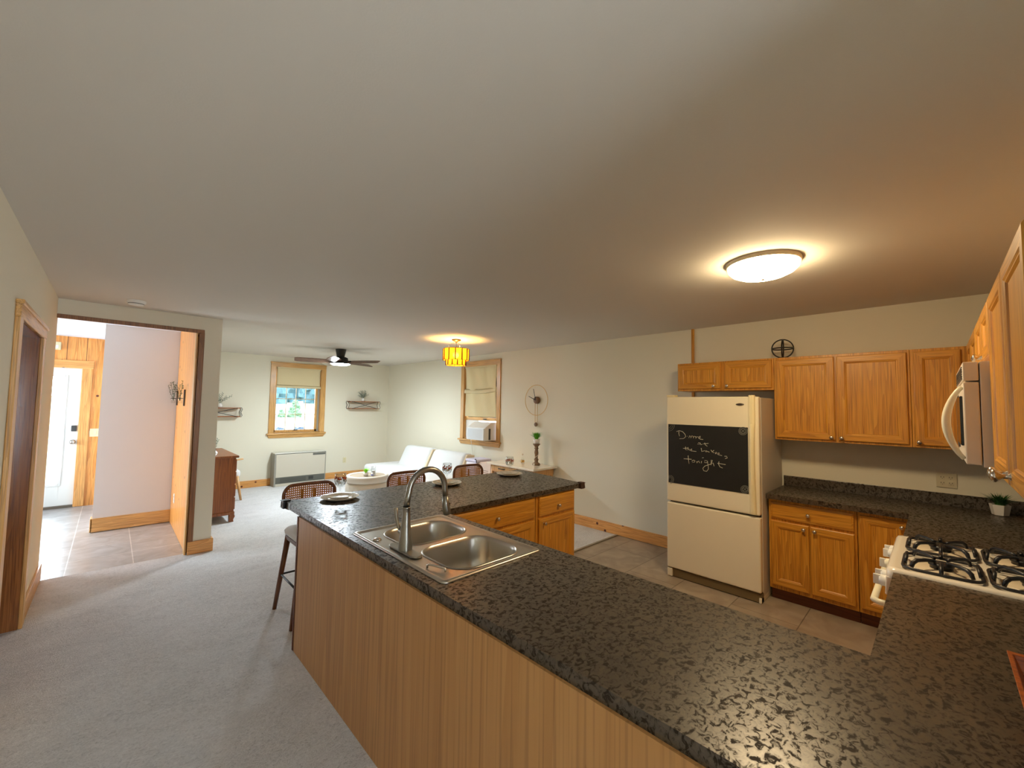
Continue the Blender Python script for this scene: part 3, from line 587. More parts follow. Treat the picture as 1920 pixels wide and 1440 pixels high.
# deck = bmesh fill with two holes
bm = bmesh.new()
def ringv(pts): 
    vs = [bm.verts.new(p) for p in pts]; return [bm.edges.new((vs[i], vs[(i+1) % len(vs)])) for i in range(len(vs))]
ed = ringv(rr3(SX0+.03, SX1-.03, SY0+.03, SY1-.03, .02, zr-.004))
for b in bowls: ed += ringv(rr3(*b, .11, zr-.004))
bmesh.ops.triangle_fill(bm, use_beauty=True, edges=ed)
bm.verts.ensure_lookup_table(); m.add([v.co.copy() for v in bm.verts], [[v.index for v in f.verts] for f in bm.faces]); 
bm.free()
m.loft([rr3(SX0, SX1, SY0, SY1, .025, CT+.0005), rr3(SX0, SX1, SY0, SY1, .025, zr-.002), rr3(SX0+.006, SX1-.006, SY0+.006, SY1-.006, .022, zr+.003), rr3(SX0+.018, SX1-.018, SY0+.018, SY1-.018, .02, zr+.003), rr3(SX0+.03, SX1-.03, SY0+.03, SY1-.03, .02, zr-.004)], caps=False)
m.obj('deck', steel, t)
for k, b in enumerate(bowls):
    q = MB()
    def R(d, z, r): return rr3(b[0]+d, b[1]-d, b[2]+d, b[3]-d, r, z, 8)
    q.loft([R(-.008, zr-.003, .115), R(-.004, zr+.0015, .112), R(.001, zr-.001, .11), R(.006, zr-.02, .106), R(.018, CT-.10, .10), R(.03, CT-.15, .09), R(.055, CT-.175, .07), R(.10, CT-.182, .05)], caps=False)
    q.add(R(.10, CT-.182, .05), [list(range(len(R(.10, 0, .05))))])
    bo = q.obj('bowl', steel, t)
    cx, cy = (b[0]+b[1])/2, (b[2]+b[3])/2
    MB().lathe([(.001, .004), (.03, .004), (.034, .009), (.044, .008), (.046, .001)], (cx, cy, CT-.182), 24).obj('drain', chrome, bo)
MB().lathe([(.023, 0), (.023, .003), (.019, .007), (.001, .0085)], (1.055, 2.105, zr-.003), 24).obj('hole_cover', chrome, t)
MB().tube([(1.045, 1.60, zr-.004), (1.045, 1.60, zr+.008), (1.05, 1.59, zr+.012), (1.075, 1.52, zr+.012), (1.08, 1.512, zr+.008), (1.08, 1.512, zr-.004)], .005, 8).obj('basket_handle', chrome, t)
FX, FY = 1.075, 1.846
t = thing('faucet', 'brushed nickel gooseneck pull-down faucet standing on the sink deck', 'faucet', (FX, FY, zr-.003))
m = MB(); n = 20
pl = [(FX+.032*sx+.0, FY+y) for sx, y in ()]
poly = arc(FX, FY+.10, .03, 0, pi, 8)+arc(FX, FY-.10, .03, pi, 2*pi, 8)
m.prism(poly, zr-.003, zr+.008).obj('base_plate', steelDark, t, bevel=.004)
zb = zr+.006
MB().lathe([(.034, 0), (.033, .02), (.028, .07), (.022, .13), (.0195, .18), (.019, .20), (.0205, .202), (.0205, .207), (.0185, .209)], (FX, FY, zb), 28).obj('body', steelDark, t)
pts = [(FX, FY, zb+.205), (FX+.008, FY, zb+.27)]
RA = .108
for i in range(15): a = pi-i*(pi*1.02)/14; pts.append((FX+.012+RA+RA*cos(a), FY, CT+.285+RA*sin(a)))
pts.append((FX+.012+2*RA+.004, FY, CT+.24))
MB().tube(pts, .0155, 16).obj('spout', steelDark, t)
hx = FX+.012+2*RA+.004
sh = MB().tube([(hx, FY, CT+.245), (hx+.003, FY, CT+.20), (hx+.010, FY, CT+.165), (hx+.014, FY, CT+.145)], [.0165, .019, .022, .02], 18).obj('spray_head', steelDark, t)
MB().box(hx+.012, hx+.026, FY-.011, FY+.011, CT+.185, CT+.205).box(hx+.016, hx+.028, FY-.011, FY+.011, CT+.158, CT+.178).obj('spray_button', blackMetal, sh, bevel=.003)
lv = MB().tube([(FX, FY+.015, zb+.075), (FX, FY+.055, zb+.08)], .013, 14).obj('lever_hub', steelDark, t)
MB().tube([(FX, FY+.05, zb+.08), (FX-.004, FY+.075, zb+.11), (FX-.006, FY+.085, zb+.15), (FX-.008, FY+.092, zb+.185), (FX-.008, FY+.093, zb+.19)], [.010, .008, .009, .013, .008], 12).obj('lever', steelDark, t)

# ------------------------------------------------------------------ fridge
t = thing('refrigerator', 'bisque bottom-freezer refrigerator standing below the short oak cabinet', 'refrigerator', (4.4, 1.48, 0))
fy0, fy1 = 1.078, 1.905
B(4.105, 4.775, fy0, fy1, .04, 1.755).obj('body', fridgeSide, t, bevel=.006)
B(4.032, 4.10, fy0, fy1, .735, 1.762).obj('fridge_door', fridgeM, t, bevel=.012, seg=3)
fd = B(4.032, 4.10, fy0, fy1, .085, .718).obj('freezer_door', fridgeM, t, bevel=.012, seg=3)
B(4.10, 4.106, fy0+.01, fy1-.01, .05, 1.75).obj('door_gasket', darkGrey, t)
pts = []
m = MB(); 
def hsec(z, out_, w_): 
    yc = 1.128
    return [Vector((4.034, yc-w_, z)), Vector((4.034-out_*.75, yc-w_*.9, z)), Vector((4.034-out_, yc-w_*.3, z)), Vector((4.034-out_, yc+w_*.3, z)), Vector((4.034-out_*.75, yc+w_*.9, z)), Vector((4.034, yc+w_, z))]
m.loft([hsec(z, o_, w_) for z, o_, w_ in ((.74, .02, .026), (.76, .026, .026), (.90, .032, .024), (1.0, .042, .022), (1.2, .048, .02), (1.4, .044, .021), (1.5, .036, .024), (1.52, .03, .026), (1.70, .028, .026), (1.775, .026, .026))], sm=False)
m.obj('door_handle', fridgeH, t, bevel=.004)
m = MB(); m.lathe([(.001, 0), (.03, .0), (.034, .003), (.030, .006), (.001, .007)], (4.034, 1.225, 1.692), 24, axis='x', sx=1, sy=.32); 
for v in m.v: v.x = 8.068-v.x
ba = m.obj('badge', plain('badge_dark', (70, 58, 50), .3, metal=.4), t)
m = MB(); m.tube([(4.0265, 1.225+.026*cos(a), 1.692+.0085*sin(a)) for a in [2*pi*i/24 for i in range(24)]], .0012, 6, closed=True)
m.tube([(4.0265, 1.243-.006*i, 1.692+.0025*sin(i*1.4)) for i in range(7)], .0011, 5); m.obj('badge_script', chrome, ba)
MB().box(4.04, 4.13, fy1-.075, fy1+.004, 1.762, 1.782).obj('hinge_cover', fridgeH, t, bevel=.005)
MB().box(4.05, 4.105, fy0, fy1, .004, .075).obj('toe_grille', plain('grille_olive', (116, 98, 64), .5), t)
MB().box(4.036, 4.09, fy1-.05, fy1, .0, .075).obj('foot_cover', fridgeM, t, bevel=.006); MB().box(4.04, 4.6, fy0, fy0+.02, .0, .045).obj('side_skirt', fridgeM, t, bevel=.004)
# chalkboard with writing
t = thing('chalkboard', 'black chalkboard sheet on the fridge door reading Dinner at the Lake, tonight', 'chalkboard', (4.03, 1.52, .9))
by0, by1, bz0, bz1 = 1.163, 1.884, .912, 1.490
B(4.0275, 4.0325, by0, by1, bz0, bz1).obj('board', chalkM, t)
CR = [(35, 135), (1375, 190), (1380, 1300), (30, 1130)]
def uv(px, py):      # position on the board measured from the sheet's corners
    u, v = .5, .5
    for _ in range(12):
        ax = (1-v)*(CR[0][0]+(CR[1][0]-CR[0][0])*u)+v*(CR[3][0]+(CR[2][0]-CR[3][0])*u); ay = (1-v)*(CR[0][1]+(CR[1][1]-CR[0][1])*u)+v*(CR[3][1]+(CR[2][1]-CR[3][1])*u)
        u += (px-ax)/1345; v += (py-ay)/1060
    return (4.0268, by1-(by1-by0)*u, bz1-(bz1-bz0)*v)
WORDS = {'word_dinner': [[(190, 265), (240, 250), (300, 265), (345, 310), (360, 350), (320, 385), (245, 388)], [(235, 262), (232, 300), (245, 345)], [(383, 345), (390, 347)], [(415, 375), (430, 335), (445, 345), (450, 375), (470, 335), (490, 345), (495, 380), (510, 345), (535, 350), (540, 385), (550, 355), (580, 355)], [(582, 375), (620, 365), (620, 345), (595, 350), (590, 380), (620, 395), (665, 400)]],
 'word_at': [[(615, 460), (585, 455), (570, 485), (600, 485), (615, 460), (625, 490), (650, 480)], [(690, 455), (700, 490), (735, 515)], [(665, 475), (755, 465)]],
 'word_the': [[(355, 525), (350, 570), (375, 580)], [(310, 553), (390, 548)], [(400, 535), (395, 585), (415, 560), (430, 590)], [(440, 582), (470, 575), (465, 560), (445, 570), (450, 595), (500, 600), (545, 605)]],
 'word_lake': [[(630, 545), (640, 605), (690, 590)], [(725, 590), (700, 595), (705, 610), (730, 605), (735, 600), (770, 615)], [(795, 575), (815, 610)], [(845, 580), (815, 610), (850, 625)], [(865, 640), (890, 625), (885, 610), (868, 620), (880, 645)], [(900, 645), (935, 640), (930, 622), (905, 630), (910, 655), (975, 670)]],
 'comma': [[(1015, 680), (1050, 680), (1060, 705), (1025, 720)]],
 'word_tonight': [[(400, 675), (405, 750), (415, 815)], [(320, 730), (460, 740)], [(500, 750), (465, 765), (475, 790), (515, 785), (520, 760), (495, 750)], [(550, 770), (557, 805), (560, 785), (585, 765), (600, 800)], [(635, 770), (630, 805)], [(645, 712), (670, 708)], [(730, 760), (690, 755), (685, 790), (725, 795), (735, 765), (745, 840), (750, 900), (720, 940), (670, 930), (655, 890), (690, 850), (750, 830), (795, 815)], [(795, 820), (818, 750), (798, 745), (795, 835), (800, 810), (830, 795), (845, 850)], [(925, 770), (920, 820), (940, 860), (985, 880)], [(900, 800), (1030, 820)]]}
for k, sts in WORDS.items():
    m = MB()
    for st in sts: m.tube([uv(*p) for p in st], .0022, 6)
    m.obj(k, chalkW, t)
for cx, cy, R, a0, a1 in ((45, 150, 105, 0, pi/2), (1305, 250, 66, 0, 2*pi), (60, 1085, 70, -pi, pi/2), (1325, 1225, 62, 0, 2*pi)):
    m = MB()
    for rr_ in (1, .72): m.tube([uv(min(1374, max(36, cx+R*rr_*cos(a))), cy+R*rr_*sin(a)) for a in [a0+(a1-a0)*i/20 for i in range(21)]], .0017, 5)
    if a1-a0 > 6:
        for q in range(4): m.tube([uv(min(1374, cx+R*.4*cos(q*pi/2)+R*.28*cos(a)), cy+R*.4*sin(q*pi/2)+R*.28*sin(a)) for a in [2*pi*i/10 for i in range(11)]], .0014, 5)
    else:
        m.tube([uv(max(36, cx+R*.45*cos(a)), cy+R*.45*sin(a)) for a in [a0+(a1-a0)*i/12 for i in range(13)]], .0014, 5)
    m.obj('corner_scroll', chalkG, t)

# ------------------------------------------------------------------ stove
sx0, sx1 = 2.606, 3.364; ZS = .925
t = thing('gas_stove', 'white freestanding gas stove with black grates, below the microwave', 'stove', (2.985, -.17, 0))
B(sx0+.004, sx1-.004, YK+.01, .14, .02, .895).obj('body', whiteEnamel, t, bevel=.004)
m = MB(); top = lambda d, z, r: rr3(sx0+d, sx1-d, YK+.02+d, .185-d, r, z)
m.loft([top(0, .885, .03), top(0, .912, .03), top(.008, ZS, .03), top(.03, ZS+.001, .03), top(.05, ZS-.006, .03)], caps=False); q = top(.05, ZS-.006, .03); m.add(q, [list(range(len(q)))])
m.obj('cooktop', whiteEnamel, t)
MB().prism([(.14, .80), (.19, .80), (.185, .885), (.14, .89)], sx0+.004, sx1-.004, f=lambda u, v, w_: (w_, u, v)).obj('control_panel', whiteEnamel, t, bevel=.006)
for kx in (2.675, 2.765, 2.985, 3.205, 3.295):
    kb = MB().lathe([(.026, 0), (.025, .02), (.018, .022), (.017, .026), (.001, .027)], (kx, .188, .845), 20, axis='y').obj('burner_knob', handleM if kx == 2.985 else whitePlastic, t)
    MB().box(kx-.006, kx+.006, .205, .235, .822, .868).obj('knob_grip', whitePlastic, kb, bevel=.003)
dr = B(sx0+.008, sx1-.008, .14, .175, .20, .79).obj('oven_door', whiteEnamel, t, bevel=.006)
MB().box(sx0+.12, sx1-.12, .172, .178, .33, .64).obj('oven_window', blackGloss, dr, bevel=.003)
MB().tube([(sx0+.05, .17, .745), (sx0+.05, .215, .745), (sx0+.07, .235, .745), (sx1-.07, .235, .745), (sx1-.05, .215, .745), (sx1-.05, .17, .745)], .014, 12).obj('oven_handle', handleM, dr)
B(sx0+.008, sx1-.008, .14, .17, .04, .19).obj('storage_drawer', whiteEnamel, t, bevel=.005)
B(sx0+.004, sx1-.004, YK+.005, YK+.04, .90, 1.03).obj('backguard', whiteEnamel, t, bevel=.006)
def wellburner(cx, cy, r):
    b = MB().lathe([(.001, .0), (r+.025, .0), (r+.028, -.004)], (cx, cy, ZS-.003), 28).obj('drip_pan', plain('cream_pan', (214, 200, 176), .35) if 'cream_pan' not in bpy.data.materials else bpy.data.materials['cream_pan'], t)
    MB().lathe([(r*.55, .0), (r*.55, .012), (r*.62, .014), (r*.62, .02), (r*.5, .026), (.001, .027)], (cx, cy, ZS-.003), 28).obj('burner_cap', blackIron, b)
for cx in (2.80, 3.17):
    for cy in (.005, -.27):
        wellburner(cx, cy, .07)
        g = MB(); a, z_ = .135, ZS+.034; hw = .115
        rim = [(cx+u, cy+v, ZS+.006) for u, v in rrect(-.15, .15, -hw-.01, hw+.01, .05, 5)]
        g.tube(rim, .007, 8, closed=True)
        for ang in (45, 135, 225, 315):
            dx_, dy_ = cos(radians(ang))*1.0, sin(radians(ang))*.82
            P = lambda f_, h: (cx+dx_*f_, cy+dy_*f_, ZS+h)
            g.tube([P(.165, .006), P(.155, .026), P(.135, .036), P(.09, .037), P(.05, .034), P(.034, .030)], [.007, .009, .009, .0085, .008, .006], 8)
        for ang in (0, 180):
            dx_ = cos(radians(ang)); g.tube([(cx+dx_*.15, cy, ZS+.006), (cx+dx_*.14, cy, ZS+.03), (cx+dx_*.09, cy, ZS+.036), (cx+dx_*.05, cy, ZS+.032)], .0075, 8)
        for sgn in (-1, 1): g.tube([(cx-.06, cy+sgn*(hw+.005), ZS+.006), (cx-.04, cy+sgn*hw, ZS+.032), (cx+.04, cy+sgn*hw, ZS+.032), (cx+.06, cy+sgn*(hw+.005), ZS+.006)], .007, 8)
        g.obj('burner_grate', blackIron, t)
# ------------------------------------------------------------------ microwave
t = thing('microwave', 'white over-the-range microwave with a bowed handle, hung above the stove', 'microwave', (2.985, -.28, 1.42))
mz0, mz1 = 1.42, 1.862
m = MB(); prof = [(YK+.01, 1.40), (-.20, 1.415), (-.135, mz0), (-.13, mz0), (-.13, mz1), (YK+.01, mz1)]
m.prism(prof, 2.606, 3.362, f=lambda u, v, w_: (w_, u, v)); m.obj('body', mwM, t, bevel=.003)
B(2.606, 3.362, -.127, -.082, 1.782, mz1).obj('vent_band', mwM, t, bevel=.004)
B(2.606, 3.362, -.127, -.082, mz0+.008, 1.776).obj('door', mwM, t, bevel=.004)
B(2.72, 3.10, -.083, -.072, 1.50, 1.72).obj('door_window', blackGloss, t, bevel=.004); B(3.16, 3.33, -.083, -.076, 1.47, 1.74).obj('keypad', darkGrey, t, bevel=.003)
vb = MB()
for i in range(6): vb.box(2.66, 3.31, -.083, -.079, 1.792+.01*i, 1.796+.01*i)
vb.obj('vent_slots', darkGrey, t)
m = MB(); hp = []
for i in range(17):
    s_ = i/16; z_ = 1.447+(1.757-1.447)*s_; hp.append((2.645, -.078+.05*sin(pi*s_)**.8, z_))
m.tube(hp, [.008+.007*sin(pi*i/16) for i in range(17)], 12).obj('door_handle', handleM, t)

# ------------------------------------------------------------------ small kitchen things
t = thing('potted_grass', 'dark green grass plant in a white faceted pot in the kitchen worktop corner', 'plant', (4.64, -.30, CT))
def pot(t, x, y, z, r0, r1, h, n=6, mat=None, rot=.3, sm=False):
    m = MB(); ring = lambda r, zz: [Vector((x+r*cos(rot+2*pi*k/n), y+r*sin(rot+2*pi*k/n), zz)) for k in range(n)]
    m.loft([ring(r0*.8, z), ring(r0, z+.004), ring(r1, z+h), ring(r1*.92, z+h), ring(r1*.88, z+h-.012)], sm=sm); m.obj('pot', mat or whiteCer, t)
def blades(t, x, y, z, n, L, spread, mat, name='foliage', width=.004, seed=1):
    rnd = random.Random(seed); m = MB()
    for i in range(n):
        a = rnd.uniform(0, 2*pi); l = L*rnd.uniform(.6, 1.1); sp = spread*rnd.uniform(.2, 1); d = Vector((cos(a), sin(a), 0)); sd_ = Vector((-sin(a), cos(a), 0))*width*rnd.uniform(.7, 1.3)
        p0 = Vector((x, y, z))+d*rnd.uniform(0, .02); vs = []
        for k in range(4):
            s_ = k/3; p = p0+d*(sp*s_*s_)+Vector((0, 0, l*s_*(1-.25*s_*sp/spread))); ww = (1-s_)**.6+.03
            vs += [p-sd_*ww, p+sd_*ww]
        m.add(vs, [(0, 1, 3, 2), (2, 3, 5, 4), (4, 5, 7, 6)])
    m.obj(name, mat, t)
pot(t, 4.64, -.30, CT, .042, .055, .078); blades(t, 4.64, -.30, CT+.06, 150, .10, .10, darkGreen, width=.006, seed=2)
t = thing('wire_orb', 'black wire orb ornament standing on the tall oak wall cabinet', 'ornament', (4.62, 1.02, 2.14))
m = MB(); oc = Vector((4.62, 1.02, 2.24)); R = .088
rot = Matrix.Rotation(.30, 3, 'Z')
for ax in range(3):
    pts = []
    for i in range(28):
        a = 2*pi*i/28; p = Vector({0: (R*cos(a), R*sin(a), 0), 1: (0, R*cos(a), R*sin(a)), 2: (R*cos(a), 0, R*sin(a))}[ax]); pts.append(oc+rot @ p)
    m.tube(pts, .006, 8, closed=True)
m.obj('wire_rings', blackMetal, t); MB().lathe([(.03, 0), (.03, .008), (.008, .012), (.006, .016)], (4.62, 1.02, 2.14), 16).obj('foot', blackMetal, t)
def outlet(name, label, kind, plane, u, z, gangs=1, mat=outletM, cat='outlet', rocker=False, w1=.07, h1=.115):
    f = facemap(kind, plane); t = thing(name, label, cat, f(u, 0, z)); hw = w1/2*gangs if gangs == 1 else .058
    def bx(u0, u1, n0, n1, z0, z1):
        a, b = f(u0, n0, z0), f(u1, n1, z1); return (min(a[0], b[0]), max(a[0], b[0]), min(a[1], b[1]), max(a[1], b[1]), z0, z1)
    B(*bx(u-hw, u+hw, .001, .007, z-h1/2, z+h1/2)).obj('plate', mat, t, bevel=.002)
    for g in range(gangs):
        uc = u+(g-(gangs-1)/2)*.046
        if rocker: B(*bx(uc-.015, uc+.015, .006, .011, z-.032, z+.032)).obj('rocker', mat, t, bevel=.002); continue
        for dz in (.022, -.022):
            r_ = B(*bx(uc-.016, uc+.016, .006, .009, z+dz-.014, z+dz+.014)).obj('receptacle', mat, t, bevel=.003)
            MB().box(*bx(uc-.009, uc-.006, .008, .0098, z+dz-.002, z+dz+.008)).box(*bx(uc+.006, uc+.009, .008, .0098, z+dz-.002, z+dz+.008)).box(*bx(uc-.002, uc+.002, .008, .0098, z+dz-.010, z+dz-.006)).obj('slots', slotM, r_)
outlet('wall_outlet', 'double outlet plate on the wall above the kitchen corner worktop', '-x', XW, -.04, 1.11, gangs=2, mat=plain('wall_tone_outlet', (206, 196, 168), .5))
outlet('wall_outlet', 'ivory single outlet on the back wall right of the heater', '-y', YB, 3.79, .385)
outlet('wall_outlet', 'small white outlet low on the pine-panelled hall wall', '-x', .645, 6.9, .38, mat=whitePlastic)
outlet('light_switch', 'ivory triple switch plate on pine wall beside the entry door', '-y', YB, -.165, 1.12, gangs=3, cat='switch', rocker=True, h1=.125)
t = thing('door_chime', 'small white chime box high on the pine wall above the entry door', 'chime', (-.645, YB, 2.44))
B(-.70, -.59, YB-.045, YB-.001, 2.38, 2.50).obj('case', outletM, t, bevel=.006); B(-.675, -.615, YB-.05, YB-.043, 2.40, 2.45).obj('grille', whitePlastic, t, bevel=.003)
t = thing('wooden_tray', 'orange-brown wooden tray with flared sides at the lower right worktop edge', 'tray', (1.52, -.26, CT))
def flare(d, z): return [Vector(p) for p in ((1.32-d, -.118+d*.6, z), (1.32-d, -.40-d*.3, z), (1.72+d, -.40-d*.3, z), (1.72+d, -.118+d*.6, z))]
flm = MB(); flm.loft([flare(-.05, CT+.001), flare(.012, CT+.105), flare(-.004, CT+.105), flare(-.06, CT+.016)], sm=False); flm.obj('sides', trayW, t, bevel=.003)
MB().add(flare(-.062, CT+.0165), [(0, 1, 2, 3)]).obj('tray_inside', plain('dark_tray_inside', (20, 14, 10), .8), t)  # near-black sheet covering the tray floor

# ------------------------------------------------------------------ place settings
def plate_prof(r, h): return [(.001, .003), (r*.58, .003), (r*.66, .006), (r*.97, h), (r, h+.001), (r, h-.002), (r*.68, .0005), (r*.6, 0), (.001, 0)]
def place(x, y, which, first=None):
    tag(MB().lathe(plate_prof(.138, .022), (0, 0, 0), 44).obj('dinner_plate', plateM), f'taupe dinner plate lying on the worktop {which}', 'plate', 'dinner plates on the worktop').location = (x, y, CT+.001)
    tag(MB().lathe(plate_prof(.10, .016), (0, 0, 0), 40).obj('salad_plate', plateM), f'smaller taupe plate stacked on the dinner plate {which}', 'plate', 'salad plates on the worktop').location = (x, y, CT+.0125)
    z = CT+.0165; g = thing('goblet', f'clear goblet painted with autumn leaves, on the plates {which}', 'glass', (x, y, z), 'leaf-painted goblets')
    pr = [(.001, .002), (.034, .003), (.036, .001), (.034, .006), (.012, .012), (.006, .022), (.006, .05), (.010, .055), (.006, .060), (.008, .068), (.022, .078), (.034, .094), (.0415, .118), (.043, .14), (.041, .175), (.0385, .178), (.040, .14), (.0385, .118), (.031, .097), (.018, .083), (.001, .078)]
    bw = MB().lathe(pr[:10], (x, y, z), 28).obj('stem', clearGlass, g)
    MB().lathe(pr[9:], (x, y, z), 32).obj('bowl', clearGlass, g)
    rnd = random.Random(int(x*100))
    def R(h): 
        for (r0, h0), (r1, h1) in zip(pr[10:14], pr[11:15]):
            if h0 <= h <= h1: return r0+(r1-r0)*(h-h0)/(h1-h0)
        return .042
    def leaf(m, a, h, s, n=9):
        pts = []
        for k in range(n):
            q = 2*pi*k/n; rr_ = s*(1 if k % 2 == 0 else .5); hh = h+rr_*sin(q); r = R(hh)+.0009; aa = a+rr_*cos(q)/r; pts.append(Vector((x+r*cos(aa), y+r*sin(aa), z+hh)))
        c = Vector((x+(R(h)+.001)*cos(a), y+(R(h)+.001)*sin(a), z+h)); m.add([c]+pts, [(0, 1+k, 1+(k+1) % n) for k in range(n)])
    lo = MB(); lw = MB(); lk_ = MB()
    for k in range(13): leaf(lo, 2*pi*k/13+rnd.uniform(-.1, .1), .142+rnd.uniform(-.008, .006), .0125)
    for k in range(5): leaf(lw, 2*pi*k/5+.4, .117+rnd.uniform(-.004, .004), .017)
    for k in range(10): a = 2*pi*k/10; lk_.tube([(x+(R(h)+.001)*cos(a+da), y+(R(h)+.001)*sin(a+da), z+h) for h, da in ((.128, 0), (.118, .1), (.108, .05), (.099, .14), (.092, .1))], .0011, 5)
    lo.obj('painted_leaves', leafO, g); lw.obj('white_leaves', leafW, g); lk_.obj('painted_vines', leafK, g)
place(1.285, 3.19, 'before the bar stool nearest the camera'); place(2.25, 3.16, 'in the middle, behind the faucet'); place(3.06, 3.17, 'farthest from the camera')

# ------------------------------------------------------------------ bar stools
def stool(label):
    t = thing('bar_stool', label, 'stool', (0, 0, 0), 'cane-backed bar stools')
    # local: faces -y; origin at floor centre
    sz = .64
    s = MB(); ring = lambda d, z: [Vector((u, v, z)) for u, v in rrect(-.205+d, .205-d, -.20+d, .20-d, .07, 6)]
    s.loft([ring(.012, sz-.05), ring(0, sz-.04), ring(-.004, sz-.015), ring(.01, sz+.004), ring(.05, sz+.012)]); s.obj('seat_cushion', fabricW, t)
    s = MB(); s.loft([ring(.012, sz-.085), ring(.004, sz-.05)], sm=False); s.obj('seat_frame', walnut, t)
    for sx_ in (-1, 1):
        for sy_ in (-1, 1):
            MB().tube([(sx_*.17, sy_*.165, sz-.06), (sx_*.235, sy_*.215, .0)], [.023, .015], 12).obj('leg', walnut, t)
    k = .36
    def lp(sx_, sy_): f_ = (sz-.06-.27)/(sz-.06); return (sx_*(.17+.065*f_), sy_*(.165+.05*f_), .27)
    c = [lp(-1, -1), lp(1, -1), lp(1, 1), lp(-1, 1)]
    m = MB()
    for i in range(4): m.tube([c[i], c[(i+1) % 4]], .008, 8)
    m.obj('footrest', blackMetal, t)
    yb = .215; zc_ = .862; hw, hh = .205, .094; RR = .075
    # frame: a rounded rectangular ring, slightly bowed backwards
    bow = lambda u: .045*(1-(u/hw)**2)
    fr_ = rrect(-hw, hw, zc_-hh, zc_+hh, RR, 7)
    fine = []
    for i in range(len(fr_)):
        a, b = fr_[i], fr_[(i+1) % len(fr_)]; L_ = math.hypot(b[0]-a[0], b[1]-a[1]); nn = max(1, int(L_/.04))
        for q in range(nn): fine.append((a[0]+(b[0]-a[0])*q/nn, a[1]+(b[1]-a[1])*q/nn))
    MB().tube([(u, yb+bow(u), v) for u, v in fine], .013, 10, closed=True).obj('back_frame', walnut, t)
    cn = MB(); cu = .0165; nz = int(2*(hh-.012)/cu); nx = int(2*(hw-.012)/cu)
    def ext(v):   # half-width of the opening at height v
        d = abs(v-zc_); 
        if d <= hh-RR: return hw-.008
        e = d-(hh-RR); return hw-RR+math.sqrt(max(0, RR*RR-e*e))-.008
    for i in range(nz+1):
        v = zc_-(hh-.012)+i*2*(hh-.012)/nz; e = ext(v); N_ = 12
        vs = []
        for q in range(N_+1): u = -e+2*e*q/N_; vs += [(u, yb+bow(u), v-.0052), (u, yb+bow(u), v+.0052)]
        cn.add(vs, [(2*q, 2*q+2, 2*q+3, 2*q+1) for q in range(N_)])
    for i in range(nx+1):
        u = -(hw-.012)+i*2*(hw-.012)/nx; d = abs(u)
        e = hh-.008 if d <= hw-RR else hh-RR+math.sqrt(max(0, RR*RR-(d-hw+RR)**2))-.008
        cn.add([(u-.0052, yb+bow(u)-.001, zc_-e), (u+.0052, yb+bow(u)-.001, zc_-e), (u+.0052, yb+bow(u)-.001, zc_+e), (u-.0052, yb+bow(u)-.001, zc_+e)], [(0, 1, 2, 3)])
    cn.obj('cane_panel', cane, t)
    for sx_ in (-.055, .055): MB().tube([(sx_, .19, sz-.06), (sx_*.9, yb+.058, zc_-.06), (sx_*.9, yb+.062, zc_+.05)], .011, 10).obj('back_post', walnut, t)
    return t
st = stool('cane-backed wooden bar stool nearest the camera, by the black corner guard')
st.location = (1.245, 3.50, 0)
copy_tree(st, (2.17, 3.52, 0), 'cane-backed wooden bar stool in the middle, partly behind the faucet')
copy_tree(st, (2.955, 3.52, 0), 'cane-backed wooden bar stool farthest from the camera, near the pale cartons')

# ------------------------------------------------------------------ lamps
LX, LY = 2.885, .735
t = thing('ceiling_light', 'lit round dome ceiling light over the kitchen floor', 'lamp', (LX, LY, H))
MB().lathe([(.205, 0), (.205, -.022), (.16, -.03)], (LX, LY, H), 48).obj('rim', plain('lamp_rim', (240, 224, 190), .3), t)
MB().lathe([(.198, -.022), (.192, -.045), (.17, -.068), (.13, -.088), (.07, -.101), (.001, -.105)], (LX, LY, H), 48).obj('dome', dome, t)
MB().lathe([(.001, -.118), (.008, -.116), (.011, -.110), (.006, -.104), (.004, -.100)], (LX, LY, H), 16).obj('finial', brass, t)
PX, PY = 3.45, 4.70
t = thing('pendant_lamp', 'lit amber two-tier shell pendant lamp hanging in front of the air-conditioner window', 'lamp', (PX, PY, H))
MB().lathe([(.065, 0), (.065, -.012), (.05, -.022), (.012, -.03), (.012, -.045)], (PX, PY, H), 28).obj('canopy', plain('bronze_canopy', (120, 92, 50), .35, metal=.7), t)
m = MB().tube([(PX, PY, H-.04), (PX, PY, 2.42)], .004, 8)
for k in range(3): a = 2*pi*k/3+.4; m.tube([(PX+.02*cos(a), PY+.02*sin(a), H-.03), (PX+.10*cos(a), PY+.10*sin(a), H-.08), (PX+.12*cos(a), PY+.12*sin(a), 2.43)], .0018, 6)
m.obj('suspension', chrome, t)
def tier(name, R, z0, z1, n, rot):
    s_ = MB(); d_ = MB()
    for k in range(n):
        a = rot+2*pi*k/n; da = pi/n*.93
        q = []
        for rr_ in (R, R-.004):
            for zz in (z0, z1):
                for s2 in (-1, 1): q.append((PX+rr_*cos(a+s2*da), PY+rr_*sin(a+s2*da), zz))
        s_.add(q, [(0, 1, 3, 2), (4, 6, 7, 5), (0, 4, 5, 1), (2, 3, 7, 6), (0, 2, 6, 4), (1, 5, 7, 3)])
        b = a+pi/n; c_, s3 = cos(b), sin(b)
        d_.tube([(PX+(R+.002)*c_, PY+(R+.002)*s3, z0-.002), (PX+(R+.002)*c_, PY+(R+.002)*s3, z1+.002)], .009, 6)
    o = s_.obj(name, shell, t); d_.obj('slats', shellD, o)
    m = MB()
    for zz in (z0, z1): m.tube([(PX+R*.985*cos(2*pi*i/40), PY+R*.985*sin(2*pi*i/40), zz) for i in range(40)], .0035, 6, closed=True)
    m.obj('hoop', shellD, o)
